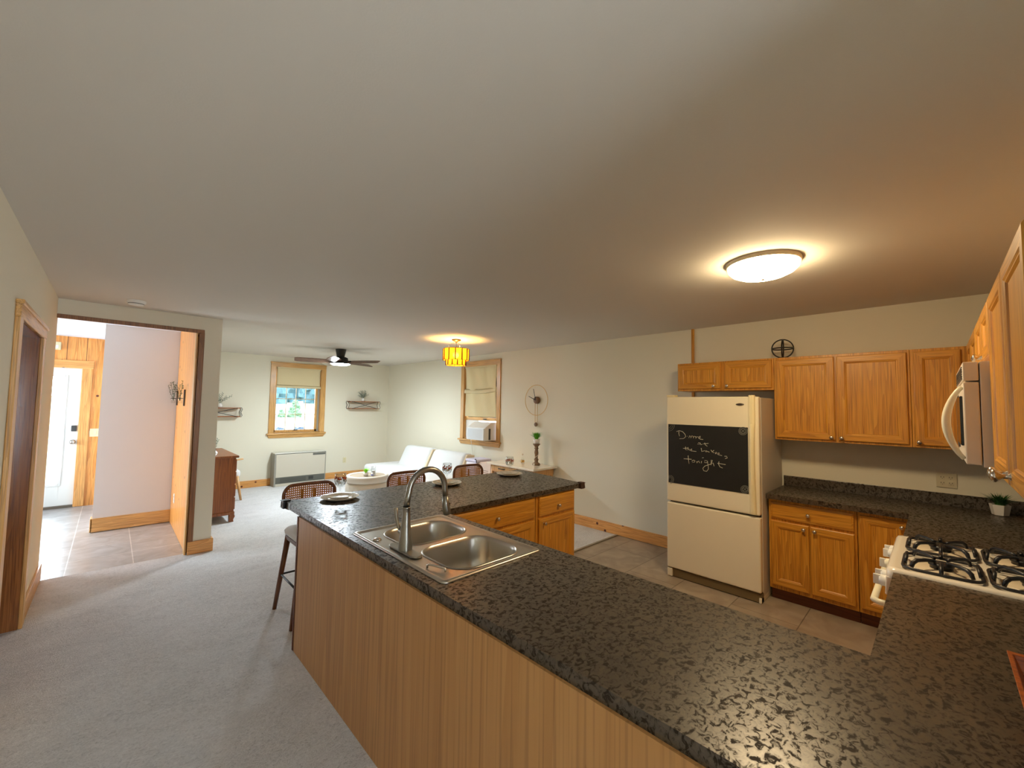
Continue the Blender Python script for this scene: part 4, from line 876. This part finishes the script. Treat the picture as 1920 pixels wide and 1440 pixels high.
tier('upper_shade', .178, 2.275, 2.435, 12, .1); tier('lower_shade', .138, 2.205, 2.285, 12, .3)
MB().sphere((PX, PY, 2.352), .042, 20).obj('bulb', bulbM, t); MB().lathe([(.014, 0), (.016, .04), (.008, .06)], (PX, PY, 2.385), 16).obj('bulb_socket', brass, t)
FXX, FYY = 2.78, 7.10
t = thing('ceiling_fan', 'black five-blade ceiling fan with a lit lens, over the living room', 'fan', (FXX, FYY, H))
MB().lathe([(.088, 0), (.084, -.02), (.062, -.13)], (FXX, FYY, H), 28).obj('canopy', blackMetal, t)
MB().lathe([(.05, -.125), (.09, -.135), (.118, -.15), (.125, -.20), (.16, -.235), (.165, -.252), (.15, -.254)], (FXX, FYY, H), 32).obj('motor', blackMetal, t)
MB().lathe([(.155, -.254), (.13, -.268), (.07, -.276), (.001, -.278)], (FXX, FYY, H), 36).obj('lens', fanLens, t)
rtv = Vector((cos(YAW), -sin(YAW), 0)); fwv = Vector((sin(YAW), cos(YAW), 0))
for k in range(5):
    a = radians(-8+72*k); d = rtv*cos(a)+fwv*sin(a); s_ = Vector((-d.y, d.x, 0)); zf = H-.215
    ctr = Vector((FXX, FYY, zf)); m = MB(); rings = []
    for rr_, w_ in ((.10, .04), (.20, .055), (.45, .062), (.66, .058), (.70, .045)):
        c = ctr+d*rr_; tl = .42
        rings.append([c+s_*w_+Vector((0, 0, w_*tl+.004)), c-s_*w_+Vector((0, 0, -w_*tl+.004)), c-s_*w_+Vector((0, 0, -w_*tl-.004)), c+s_*w_+Vector((0, 0, w_*tl-.004))])
    m.loft(rings, sm=False); b = m.obj('blade', bladeW, t)
    MB().tube([ctr+d*.09, ctr+d*.19+Vector((0, 0, .006))], .012, 8).obj('blade_iron', blackMetal, b)
t = thing('smoke_detector', 'small round white smoke detector on the ceiling near the hall opening', 'smoke detector', (.12, 5.20, H))
MB().lathe([(.07, 0), (.07, -.018), (.058, -.028), (.055, -.04), (.001, -.043)], (.12, 5.20, H), 28).obj('case', whitePlastic, t); MB().lathe([(.0575, -.026), (.0595, -.029), (.0565, -.033)], (.12, 5.20, H), 28).obj('vent_ring', darkGrey, t)

# ------------------------------------------------------------------ right wall things
t = thing('wall_clock', 'thin gold-ring wall clock with a long pendulum on the right wall', 'clock', (XW, 4.362, 1.5))
cy, cz, cxx = 4.362, 1.745, XW-.035; Rc = .237
MB().tube([(cxx, cy+Rc*cos(2*pi*i/60), cz+Rc*sin(2*pi*i/60)) for i in range(60)], .0045, 8, closed=True).obj('ring', clockG, t)
MB().lathe([(.001, -.05), (.05, -.048), (.056, -.04), (.056, 0)], (XW, cy-.0, cz), 32, axis='x').obj('hub', clockB, t)
MB().tube([(cxx-.018, cy, cz), (cxx-.018, cy+.045, cz+.175)], .004, 6).obj('minute_hand', blackMetal, t); MB().tube([(cxx-.018, cy, cz), (cxx-.018, cy+.145, cz+.06)], .005, 6).obj('hour_hand', blackMetal, t)
MB().tube([(cxx, cy+.022, cz-.04), (cxx, cy+.018, 1.375)], .004, 8).tube([(cxx, cy-.026, cz-.04), (cxx, cy-.022, 1.375)], .004, 8).obj('pendulum_rods', clockG, t)
MB().lathe([(.001, -.022), (.03, -.02), (.033, -.01), (.03, 0), (.001, .001)], (cxx+.01, cy, 1.365), 24, axis='x').obj('pendulum_bob', clockB, t)
MB().tube([(cxx, cy+Rc*.0, cz), (XW, cy, cz)], .012, 8).obj('wall_mount', clockB, t)
# air conditioner in window_2
t = thing('air_conditioner', 'white window air conditioner sitting in the right-wall window', 'air conditioner', (4.8, 5.6, 1.045))
ay0, ay1 = 5.36, 5.84
MB().prism([(4.58, 1.045), (5.20, 1.045), (5.20, 1.355), (4.72, 1.355), (4.58, 1.265)], ay0, ay1, f=lambda u, v, w_: (u, w_, v)).obj('case', whitePlastic, t, bevel=.006)
B(4.55, 4.582, ay0+.005, ay1-.005, 1.05, 1.255).obj('front_panel', plain('ac_front', (226, 230, 232), .4), t, bevel=.008)
m = MB()
for i in range(12): m.box(4.547, 4.551, ay0+.04, ay1-.04, 1.066+.0145*i, 1.070+.0145*i)
m.obj('front_louvres', plain('ac_louvre', (196, 202, 206), .5), t)
B(4.66, 4.70, ay0-.004, ay0+.002, 1.06, 1.25).obj('side_vent', darkGrey, t)
m = MB().tube([(4.70, 5.90, 1.05), (4.755, 5.93, .93), (4.77, 5.93, .80), (4.775, 5.90, .68), (4.78, 5.86, .55), (4.78, 5.85, .42)], .004, 6); m.obj('power_cord', whitePlastic, t)
# roman shades
def shade(name, label, kind, plane, u0, u1, z0, z1, folds, ruffle):
    f = facemap(kind, plane); t = thing(name, label, 'blind', f((u0+u1)/2, 0, z1)); m = MB(); NU, NZ = 28, 44; vs = []
    rnd = random.Random(3)
    for j in range(NZ+1):
        z = z0+(z1-z0)*j/NZ
        for i in range(NU+1):
            s_ = i/NU; u = u0+(u1-u0)*s_
            n_ = .012+ruffle*(.010*sin(9*s_+3*(z1-z))+.008*sin(17*s_-6*z)+.012*sin(pi*s_)*sin(5.5*(z-z0)))
            vs.append(f(u, n_, z))
    fs = [(j*(NU+1)+i, j*(NU+1)+i+1, (j+1)*(NU+1)+i+1, (j+1)*(NU+1)+i) for j in range(NZ) for i in range(NU)]
    vs2 = vs+[]; m.add(vs, fs, 0, True); o = m.obj('cloth', fabricShade, t)
    sol = o.modifiers.new('solid', 'SOLIDIFY'); sol.thickness = .003
    for zf, hgt, sag in folds:
        q = MB(); rings = []
        for i in range(NU+1):
            s_ = i/NU; u = u0-.008+(u1-u0+.016)*s_; zz = zf-sag*sin(pi*s_)*.7-sag*.6*s_
            rings.append([Vector(f(u, n_, zz+dz)) for n_, dz in ((.018, hgt), (.034, hgt*.6), (.038, .0), (.022, -.008), (.016, 0))])
        q.loft(rings); q.obj('fold', fabricShade, t)
    bx = f(u0, .0, z1-.03), f(u1, .03, z1)
    B(min(bx[0][0], bx[1][0]), max(bx[0][0], bx[1][0]), min(bx[0][1], bx[1][1]), max(bx[0][1], bx[1][1]), z1-.03, z1).obj('headrail', fabricShade, t)
shade('roman_shade', 'flat beige roman shade half lowered in the back-wall window', '-y', YB+.02, W1[0]+.035, W1[1]-.03, 1.95, 2.365, [(1.95, .05, 0)], .15)
shade('roman_shade', 'crumpled beige roman shade lowered over the air-conditioner window', '-x', XW+.02, W2[0]+.035, W2[1]-.03, 1.44, 2.37, [(1.90, .075, .03)], .9)
MB_c = MB().tube([(XW+.005, 5.33, 2.15), (XW, 5.328, 2.05), (XW-.002, 5.33, 1.98)], [.006, .014, .010], 8)
tag(MB_c.obj('shade_cord_tassel', blackMetal), 'dark cord tassel hanging at the right edge of the crumpled roman shade', 'cord')
# console table + things on it
t = thing('console_table', 'white-topped console table with wooden frame against the right wall', 'table', (4.53, 4.42, 0))
TZ = .765
B(4.27, XW-.005, 3.94, 4.95, TZ-.03, TZ).obj('table_top', whiteEnamel, t, bevel=.006)
MB().box(4.31, 4.33, 4.0, 4.89, TZ-.13, TZ-.03).box(4.75, 4.77, 4.0, 4.89, TZ-.13, TZ-.03).box(4.33, 4.75, 4.0, 4.02, TZ-.13, TZ-.03).box(4.33, 4.75, 4.87, 4.89, TZ-.13, TZ-.03).obj('apron', lightW, t, bevel=.002)
for x in (4.33, 4.75):
    for y in (4.02, 4.87): MB().tube([(x, y, TZ-.03), (x, y, 0)], [.024, .016], 10).obj('leg', lightW, t)
d_ = B(4.298, 4.312, 4.30, 4.85, TZ-.125, TZ-.038).obj('drawer', lightW, t, bevel=.002)
MB().tube([(4.298, 4.68, TZ-.075), (4.275, 4.68, TZ-.075), (4.275, 4.56, TZ-.075), (4.298, 4.56, TZ-.075)], .007, 8).obj('pull', blackMetal, d_)
t = thing('candlestick', 'weathered turned wooden candlestick on the white console table', 'candlestick', (4.64, 4.23, TZ))
CH = 1.083-TZ
MB().lathe([(.001, 0), (.058, 0), (.06, .012), (.05, .028), (.03, .04), (.026, .06), (.036, .085), (.022, .10), (.024, .15), (.032, .185), (.026, .215), (.022, .235), (.036, .25), (.024, .262), (.03, .28), (.046, CH-.02), (.056, CH-.008), (.056, CH), (.001, CH)], (4.64, 4.23, TZ), 24).obj('turned_stem', candleW, t)
m = MB().tube([(4.64+.034*cos(i*.55), 4.23+.034*sin(i*.55), TZ+.05+.0115*i) for i in range(16)], .004, 6); m.obj('twine', plain('white_twine', (226, 220, 208), .8), t)
MB().lathe([(.001, 0), (.014, .004), (.016, .02), (.01, .03), (.001, .032)], (4.575, 4.215, TZ), 14).obj('wax_bead', whiteCer, t)
t = thing('potted_succulent', 'bright green plant in a white pot on top of the wooden candlestick', 'plant', (4.64, 4.23, 1.083))
pot(t, 4.64, 4.23, 1.0835, .042, .05, .072, n=20, sm=True); blades(t, 4.64, 4.23, 1.14, 110, .13, .125, greenM, width=.010, seed=5)
t = thing('glass_bottle', 'small clear bottle with a gold band on the console table left of the candlestick', 'bottle', (4.62, 4.50, TZ))
MB().lathe([(.001, .001), (.026, .001), (.028, .008), (.028, .06), (.02, .08), (.009, .095), (.009, .125), (.007, .126), (.001, .12)], (4.62, 4.50, TZ), 20).obj('glass_body', clearGlass, t)
MB().lathe([(.0285, .012), (.0292, .013), (.0292, .045), (.0285, .046)], (4.62, 4.50, TZ), 20).obj('label_band', clockG, t); MB().lathe([(.0095, .125), (.011, .127), (.011, .145), (.001, .146)], (4.62, 4.50, TZ), 14).obj('stopper', chrome, t)
# cartons by the sofa
t = thing('white_box', 'white plastic box with a lilac lid between the sofa and the pale carton', 'box', (4.50, 5.44, 0))
B(4.38, 4.70, 5.33, 5.62, 0, .70).obj('box_body', paper, t, bevel=.03, seg=4); B(4.375, 4.705, 5.325, 5.625, .70, .745).obj('lid', plain('lilac_lid', (214, 212, 238), .4), t, bevel=.015)
MB().tube([(4.37, 5.36, .745), (4.37, 5.345, .76), (4.37, 5.325, .745), (4.37, 5.32, .70)], .006, 8).obj('handle', blackMetal, t)
t = thing('carton', 'pale pinkish carton with faint grey print standing beside the white box', 'box', (4.6, 5.15, 0))
B(4.42, 4.74, 5.02, 5.31, 0, .71).obj('carton_body', cardM, t, bevel=.004)
m = MB()
for i, (a, b) in enumerate(((5.08, 5.24), (5.08, 5.20))): m.box(4.4185, 4.4205, a, b, .58-.03*i, .59-.03*i)
m.obj('print', inkM, t)
# sofa
t = thing('sofa', 'low white armless sofa against the right wall under the window', 'sofa', (4.3, 6.9, 0))
def cushion(name, pts8, mat, sub=2):
    m = MB(); m.add(pts8, [(0, 1, 2, 3), (7, 6, 5, 4), (0, 4, 5, 1), (1, 5, 6, 2), (2, 6, 7, 3), (3, 7, 4, 0)]); o = m.obj(name, mat, t)
    md = o.modifiers.new('bevel', 'BEVEL'); md.width = .07; md.segments = 5; 
    for p in o.data.polygons: p.use_smooth = True
    return o
def box8(x0, x1, y0, y1, z0, z1): return [(x0, y0, z0), (x1, y0, z0), (x1, y1, z0), (x0, y1, z0), (x0, y0, z1), (x1, y0, z1), (x1, y1, z1), (x0, y1, z1)]
cushion('seat_base', box8(3.80, 4.70, 5.72, 8.15, .04, .27), fabricW); 
cushion('seat_cushion', box8(3.76, 4.60, 6.98, 8.22, .24, .42), fabricW); cushion('seat_cushion', box8(3.76, 4.60, 5.68, 6.96, .24, .42), fabricW)
for a, b in ((5.78, 6.80), (6.86, 7.86)):
    cushion('back_cushion', [(4.30, a, .36), (4.55, a, .33), (4.55, b, .33), (4.30, b, .36), (4.50, a+.02, .80), (4.72, a+.02, .78), (4.72, b-.02, .78), (4.50, b-.02, .80)], fabricW)
    MB().prism([(4.34, .40), (4.55, .36), (4.71, .76), (4.53, .78)], a-.012, a+.03, f=lambda u, v, w_: (u, w_, v)).obj('back_gusset', fabricB, t, bevel=.02)
for x in (3.90, 4.6):
    for y in (5.85, 8.0): MB().tube([(x, y, .06), (x, y, 0)], .022, 10).obj('foot', walnut, t)
# ottoman tray table
ox, oy = 3.16, 6.72; OZ = .455
t = thing('round_ottoman', 'round cream ottoman with a sunken tray top in front of the white sofa', 'ottoman', (ox, oy, 0))
MB().lathe([(.30, .0), (.335, .02), (.345, .15), (.345, .30), (.33, .335), (.31, .34), (.33, .35), (.342, .375), (.340, OZ-.02), (.33, OZ), (.295, OZ), (.285, OZ-.012)], (ox, oy, 0), 48).obj('drum', ottM, t)
MB().lathe([(.001, OZ-.014), (.29, OZ-.014)], (ox, oy, 0), 48).obj('tray_top', ottTop, t)
t = thing('potted_moss_ball', 'bright lime green ball plant in a white pot on the cream ottoman', 'plant', (3.10, 6.66, OZ-.013))
pot(t, 3.10, 6.66, OZ-.013, .036, .046, .062, n=20, sm=True); blades(t, 3.10, 6.66, OZ+.045, 90, .075, .06, plain('lime_green', (150, 220, 30), .6), width=.010, seed=9)
t = thing('glass_hurricane', 'clear glass candle holder with a white candle on the cream ottoman', 'candle holder', (3.22, 6.64, OZ-.013))
MB().lathe([(.001, .002), (.04, .002), (.042, .006), (.042, .16), (.0405, .16), (.040, .008), (.001, .006)], (3.22, 6.64, OZ-.013), 28).obj('glass_cylinder', clearGlass, t); MB().lathe([(.001, .085), (.031, .085), (.032, .082), (.032, .009)], (3.22, 6.64, OZ-.013), 22).obj('candle', whiteCer, t)
t = thing('salt_shaker', 'tiny white and blue jar on the cream ottoman beside the candle holder', 'jar', (3.165, 6.56, OZ-.013))
MB().lathe([(.001, .001), (.018, .001), (.02, .01), (.02, .045), (.014, .056), (.001, .058)], (3.165, 6.56, OZ-.013), 18).obj('jar_body', whiteCer, t); MB().lathe([(.0202, .016), (.0208, .017), (.0208, .032), (.0202, .033)], (3.165, 6.56, OZ-.013), 18).obj('blue_band', plain('blue_band', (60, 80, 190), .4), t)

# ------------------------------------------------------------------ back wall things
t = thing('wall_heater', 'grey and cream direct-vent wall heater below the back-wall window', 'heater', (2.82, 9.1, 0))
hx0_, hx1_, hz = 2.325, 3.29, .635; hy = 8.985
MB().box(hx0_+.02, hx1_, hy+.01, YB-.02, .03, hz-.01).obj('body', heaterS, t, bevel=.006)
B(hx0_-.002, hx0_+.03, hy-.012, YB-.02, .0, hz).obj('end_panel', heaterS, t, bevel=.008); B(hx1_-.012, hx1_+.004, hy-.008, YB-.02, .0, hz).obj('end_panel', heaterS, t, bevel=.005)
B(hx0_, hx1_+.004, hy-.012, YB-.02, hz-.002, hz+.016).obj('top_panel', plain('heater_top', (206, 204, 192), .35), t, bevel=.006)
fp = B(hx0_+.03, hx1_-.012, hy-.006, hy+.02, .175, hz-.012).obj('front_panel', heaterM, t, bevel=.004)
B(hx1_-.26, hx1_-.014, hy-.010, hy-.002, hz-.06, hz-.018).obj('control_strip', heaterD, t, bevel=.003)
g = B(hx0_+.03, hx1_-.012, hy-.002, hy+.02, .055, .172).obj('outlet_grille', heaterD, t, bevel=.003)
m = MB()
for i in range(3): m.box(hx0_+.11, hx0_+.58, hy-.006, hy-.001, .08+.028*i, .09+.028*i)
m.obj('louvres', plain('louvre_dark', (60, 60, 54), .4), g); B(hx0_+.64, hx0_+.73, hy-.006, hy-.001, .09, .15).obj('control_dial', plain('dial_panel', (50, 50, 46), .3), g, bevel=.002)
B(hx0_+.03, hx1_-.012, hy-.008, hy+.02, .0, .052).obj('base_panel', heaterM, t, bevel=.004)
def shelf(label, x0, x1, z0):
    t = thing('wall_shelf', label, 'shelf', ((x0+x1)/2, YB, z0), 'wire-framed wall shelves'); ys, hh = YB-.15, .155
    B(x0, x1, ys, YB-.002, z0+hh, z0+hh+.018).obj('top_board', shelfW, t, bevel=.003); B(x0, x1, ys, YB-.002, z0, z0+.018).obj('bottom_board', shelfW, t, bevel=.003)
    m = MB()
    for yy in (ys-.004,):
        m.tube([(x0+.05, yy, z0+.005), (x1-.05, yy, z0+hh+.012)], .005, 8).tube([(x0+.05, yy-.004, z0+hh+.012), (x1-.05, yy-.004, z0+.005)], .005, 8)
    m.obj('cross_wires', blackMetal, t)
    m = MB()
    for xx, sg in ((x0, -1), (x1, 1)):
        for yy in (ys+.004, YB-.02): m.tube([(xx-sg*.02, yy, z0+.008), (xx+sg*.012, yy, z0+.002), (xx+sg*.024, yy, z0+.03), (xx+sg*.004, yy, z0+hh*.55), (xx+sg*.028, yy, z0+hh-.01), (xx+sg*.014, yy, z0+hh+.018), (xx-sg*.02, yy, z0+hh+.01)], .005, 8)
    m.obj('end_wires', blackMetal, t)
shelf('rustic wire-framed wall shelf left of the back-wall window', 1.02, 1.745, 1.358)
shelf('rustic wire-framed wall shelf right of the back-wall window', 3.80, 4.50, 1.527)
def sprig_vase(name, label, x, y, z, h, r, leaves, L, seed, spread=.8, mat=None):
    t = thing(name, label, 'plant', (x, y, z))
    MB().lathe([(.001, 0), (r*.8, 0), (r, h*.3), (r*.95, h*.6), (r*.55, h*.85), (r*.62, h), (r*.5, h), (r*.45, h*.8)], (x, y, z), 20).obj('vase', whiteCer, t)
    rnd = random.Random(seed); st_ = MB(); lf = MB()
    for k in range(leaves):
        a = -spread+2*spread*k/max(1, leaves-1)+rnd.uniform(-.1, .1); l = L*rnd.uniform(.75, 1.1)
        pts = [Vector((x+sin(a)*l*s_*(.5+.5*s_), y-.02*s_*rnd.uniform(-.3, 1), z+h*.8+cos(a)*l*s_)) for s_ in (0, .35, .7, 1)]
        st_.tube(pts, .002, 5)
        for q in range(9):
            s_ = .3+.7*q/8; i = min(2, int(s_*3)); p = pts[i].lerp(pts[i+1], s_*3-i); d = (pts[i+1]-pts[i]).normalized(); sd_ = Vector((d.z, rnd.uniform(-.5, .5), -d.x)).normalized()*(1 if q % 2 else -1)
            e = p+(d+sd_).normalized()*.03; w_ = d.cross(sd_).normalized()*.003+d*.006
            lf.add([p, p.lerp(e, .5)+w_, e, p.lerp(e, .5)-w_], [(0, 1, 2, 3)])
    st_.obj('stems', olive, t); lf.obj('leaves', mat or olive, t)
sprig_vase('sprig_vase', 'spiky olive sprigs in a small white vase on the right wall shelf', 4.13, YB-.08, 1.527+.174, .075, .035, 9, .17, 4, .95)
sprig_vase('sprig_vase', 'leafy dark sprigs in a white vase on the left wall shelf', 1.43, YB-.08, 1.358+.174, .08, .04, 6, .21, 6, .85)
t = thing('mini_vase', 'plain small white vase beside the leafy sprigs on the left wall shelf', 'vase', (1.32, YB-.08, 1.532)); MB().lathe([(.001, 0), (.03, 0), (.036, .03), (.02, .065), (.022, .075), (.016, .072)], (1.32, YB-.08, 1.532), 18).obj('vase_body', whiteCer, t)
# dresser, armchair
t = thing('dresser', 'cherry wood dresser with bracket feet against the dividing wall', 'dresser', (1.08, 7.3, 0))
DZ = .90
B(.885, 1.275, 6.76, 7.95, .12, DZ-.03).obj('carcass', cherry, t, bevel=.003)
MB().box(.88, 1.305, 6.73, 7.98, DZ-.03, DZ).obj('dresser_top', cherry, t, bevel=.008, seg=3)
MB().box(.883, 1.285, 6.745, 7.965, .10, .14).obj('base_moulding', cherry, t, bevel=.008)
for yy in (6.755, 7.90):
    for xx in (.885, 1.225):
        MB().loft([[Vector((xx+a, yy+b, z)) for a, b in ((0, 0), (w_, 0), (w_, w_), (0, w_))] for z, w_ in ((.10, .06), (.07, .068), (.03, .05), (.0, .055))], sm=False).obj('bracket_foot', cherry, t, bevel=.004)
for i in range(4):
    d_ = B(1.272, 1.292, 6.79, 7.92, .16+.175*i, .32+.175*i).obj('drawer', cherry, t, bevel=.005)
    for yy in (7.05, 7.66): MB().lathe([(.006, 0), (.006, .012), (.014, .018), (.014, .024), (.001, .028)], (1.292, yy, .24+.175*i), 14, axis='x').obj('drawer_pull', brass, d_)
t = thing('sprig_vase', 'single dark sprig in a low white pot on the cherry dresser', 'plant', (1.02, 6.95, DZ))
bpy.data.objects.remove(t)
sprig_vase('sprig_vase', 'single dark sprig in a low white pot on the cherry dresser', 1.05, 7.0, DZ, .06, .045, 3, .17, 8, .25)
t = thing('trinket_dish', 'shallow white trinket dish on the cherry dresser beside the sprig', 'dish', (.99, 6.82, DZ)); MB().lathe([(.001, .004), (.05, .006), (.065, .03), (.068, .03), (.058, .0), (.001, 0)], (.99, 6.82, DZ), 24).obj('dish_body', whiteCer, t)
t = thing('armchair', 'light wood armchair with white seat, mostly hidden behind the cherry dresser', 'armchair', (1.45, 8.45, 0))
for yy in (8.15, 8.74):
    MB().tube([(1.56, yy, .40), (1.63, yy, 0)], [.026, .017], 10).obj('leg', lightW, t); MB().tube([(1.16, yy, .40), (1.06, yy, 0)], [.026, .017], 10).obj('leg', lightW, t)
    MB().loft([[Vector((x, yy+dy, z+dz)) for dy, dz in ((-.03, 0), (.03, 0), (.026, .02), (-.026, .02))] for x, z in ((1.12, .60), (1.35, .635), (1.55, .665), (1.635, .675))], sm=False).obj('armrest', lightW, t, bevel=.004)
    MB().tube([(1.53, yy, .40), (1.51, yy, .66)], .022, 10).obj('arm_post', lightW, t); MB().tube([(1.18, yy, .38), (1.04, yy, .80)], .022, 10).obj('back_post', lightW, t)
MB().box(1.12, 1.59, 8.16, 8.73, .34, .37).obj('seat_rail', lightW, t, bevel=.006)
cu_ = MB().box(1.10, 1.62, 8.18, 8.71, .37, .50).obj('seat_cushion', fabricW, t, bevel=.05, seg=4)
MB().prism([(1.20, .48), (1.10, .46), (.96, .86), (1.06, .88)], 8.19, 8.70, f=lambda u, v, w_: (u, w_, v)).obj('back_cushion', fabricW, t, bevel=.04, seg=4)
# hall wall vases
def sconce(label, y):
    z = 1.58; x = .645; t = thing('wall_vase', label, 'wall vase', (x, y, z), 'black wall vases in the hall')
    B(x-.012, x-.001, y-.035, y+.035, z, z+.20).obj('back_board', plain('dark_board', (58, 40, 24), .6) if 'dark_board' not in bpy.data.materials else bpy.data.materials['dark_board'], t, bevel=.003)
    MB().lathe([(.001, 0), (.022, 0), (.024, .07), (.014, .09), (.016, .11)], (x-.045, y, z+.03), 16).obj('glass_tube', clearGlass, t)
    MB().tube([(x-.045+.027*cos(2*pi*i/20), y+.027*sin(2*pi*i/20), z+.09) for i in range(20)], .004, 6, closed=True).obj('holder_ring', blackMetal, t)
    m = MB(); lf = MB(); rnd = random.Random(int(y*10))
    for k in range(5):
        a = rnd.uniform(-.5, .5); b = rnd.uniform(-.6, .2); l = rnd.uniform(.16, .26); p0 = Vector((x-.045, y, z+.06)); e = p0+Vector((b*l*.6, a*l, l)); m.tube([p0, p0.lerp(e, .5), e], .002, 5)
        for q in range(6): p = p0.lerp(e, .35+.12*q); s_ = Vector((rnd.uniform(-1, 1), rnd.uniform(-1, 1), .4)).normalized()*.024; w_ = Vector((0, .006, .006)); lf.add([p, p+s_*.5+w_, p+s_, p+s_*.5-w_], [(0, 1, 2, 3)])
    m.obj('stems', olive, t); lf.obj('leaves', olive, t)
sconce('black ring wall vase with sprigs on the pine wall, nearer the opening', 6.45); sconce('black ring wall vase with sprigs on the pine wall, beside the white partition', 7.22)

# ------------------------------------------------------------------ outdoors
struct(MB().box(-40, 60, YB+.16, 20, -.5, -.32).prism([(20, -.5), (20, -.32), (90, 2.1), (90, -.5)], -40, 60, f=lambda u, v, w_: (w_, u, v)).obj('ground_lawn', groundM))
def gz(y): return -.32 if y < 20 else -.32+2.42*(y-20)/70; struct(B(-40, 60, -60, YB+.16, -.5, -.32).obj('ground_gravel_front', concrete))
struct(B(-2.6, .6, YB+.15, 11.5, -.32, -.06).obj('ground_porch', concrete))
def blob(c, r, seed, sz=1.0, n=3):
    bm = bmesh.new(); bmesh.ops.create_icosphere(bm, subdivisions=n, radius=1); rnd = random.Random(seed); off = Vector((rnd.random()*9, rnd.random()*9, rnd.random()*9))
    from mathutils import noise as ns
    vs = []
    for v in bm.verts:
        d = 1+.35*ns.noise(v.co*1.8+off)+.22*ns.noise(v.co*4.5+off)+.1*ns.noise(v.co*11+off); vs.append((c[0]+v.co.x*r*d, c[1]+v.co.y*r*d, c[2]+v.co.z*r*sz*d))
    fs = [[v.index for v in f.verts] for f in bm.faces]; bm.free(); return vs, fs
def tree(label, x, y, h, r, mat, seed, low=.12):
    z = gz(y); t = thing('tree', label, 'tree', (x, y, z), 'trees outside the back window'); MB().tube([(x, y, z-.1), (x, y, z+h*.7)], [.16*h/8, .06], 8).obj('trunk', barkM, t)
    m = MB(); rnd = random.Random(seed)
    for k in range(6): m.add(*blob((x+rnd.uniform(-.15, .15)*r, y+rnd.uniform(-.15, .15)*r, z+h*(low+(.95-low)*k/5)), r*(1-.11*k), seed*7+k, h/6/r*1.3 if h > 4*r else 1.0))
    m.obj('crown', mat, t)
for k, (lab, tx, ty) in enumerate((('leftmost blue-green evergreen far outside the back window', 18.6, 72), ('blue-green evergreen second from the left outside the back window', 22.2, 79.5), ('slim distant blue-green evergreen second from the right outside the back window', 26.5, 87), ('rightmost blue-green evergreen outside the back window', 25.2, 75))):
    tree(lab, tx, ty, 13, 1.7, treeB, 3+k)
tree('small light green tree on the lawn outside the back window', 11.8, 40, 1.35, .55, treeM, 4); tree('low green bush on the lawn left of the small tree outside the back window', 10.7, 40, .6, .3, treeM, 15)
def shrub(label, x, y, r, seed):
    t = thing('shrub', label, 'shrub', (x, y, -.32), 'low shrubs below the back window'); m = MB()
    for k in range(4): m.add(*blob((x, y, -.05+.32*k), r*(1-.08*k), seed*5+k, 1.1))
    m.obj('foliage', bushM, t)
shrub('bluish shrub below the back window, toward its left', 2.72, 10.2, .19, 21); shrub('bluish shrub below the back window, toward its right', 3.14, 10.2, .21, 31)
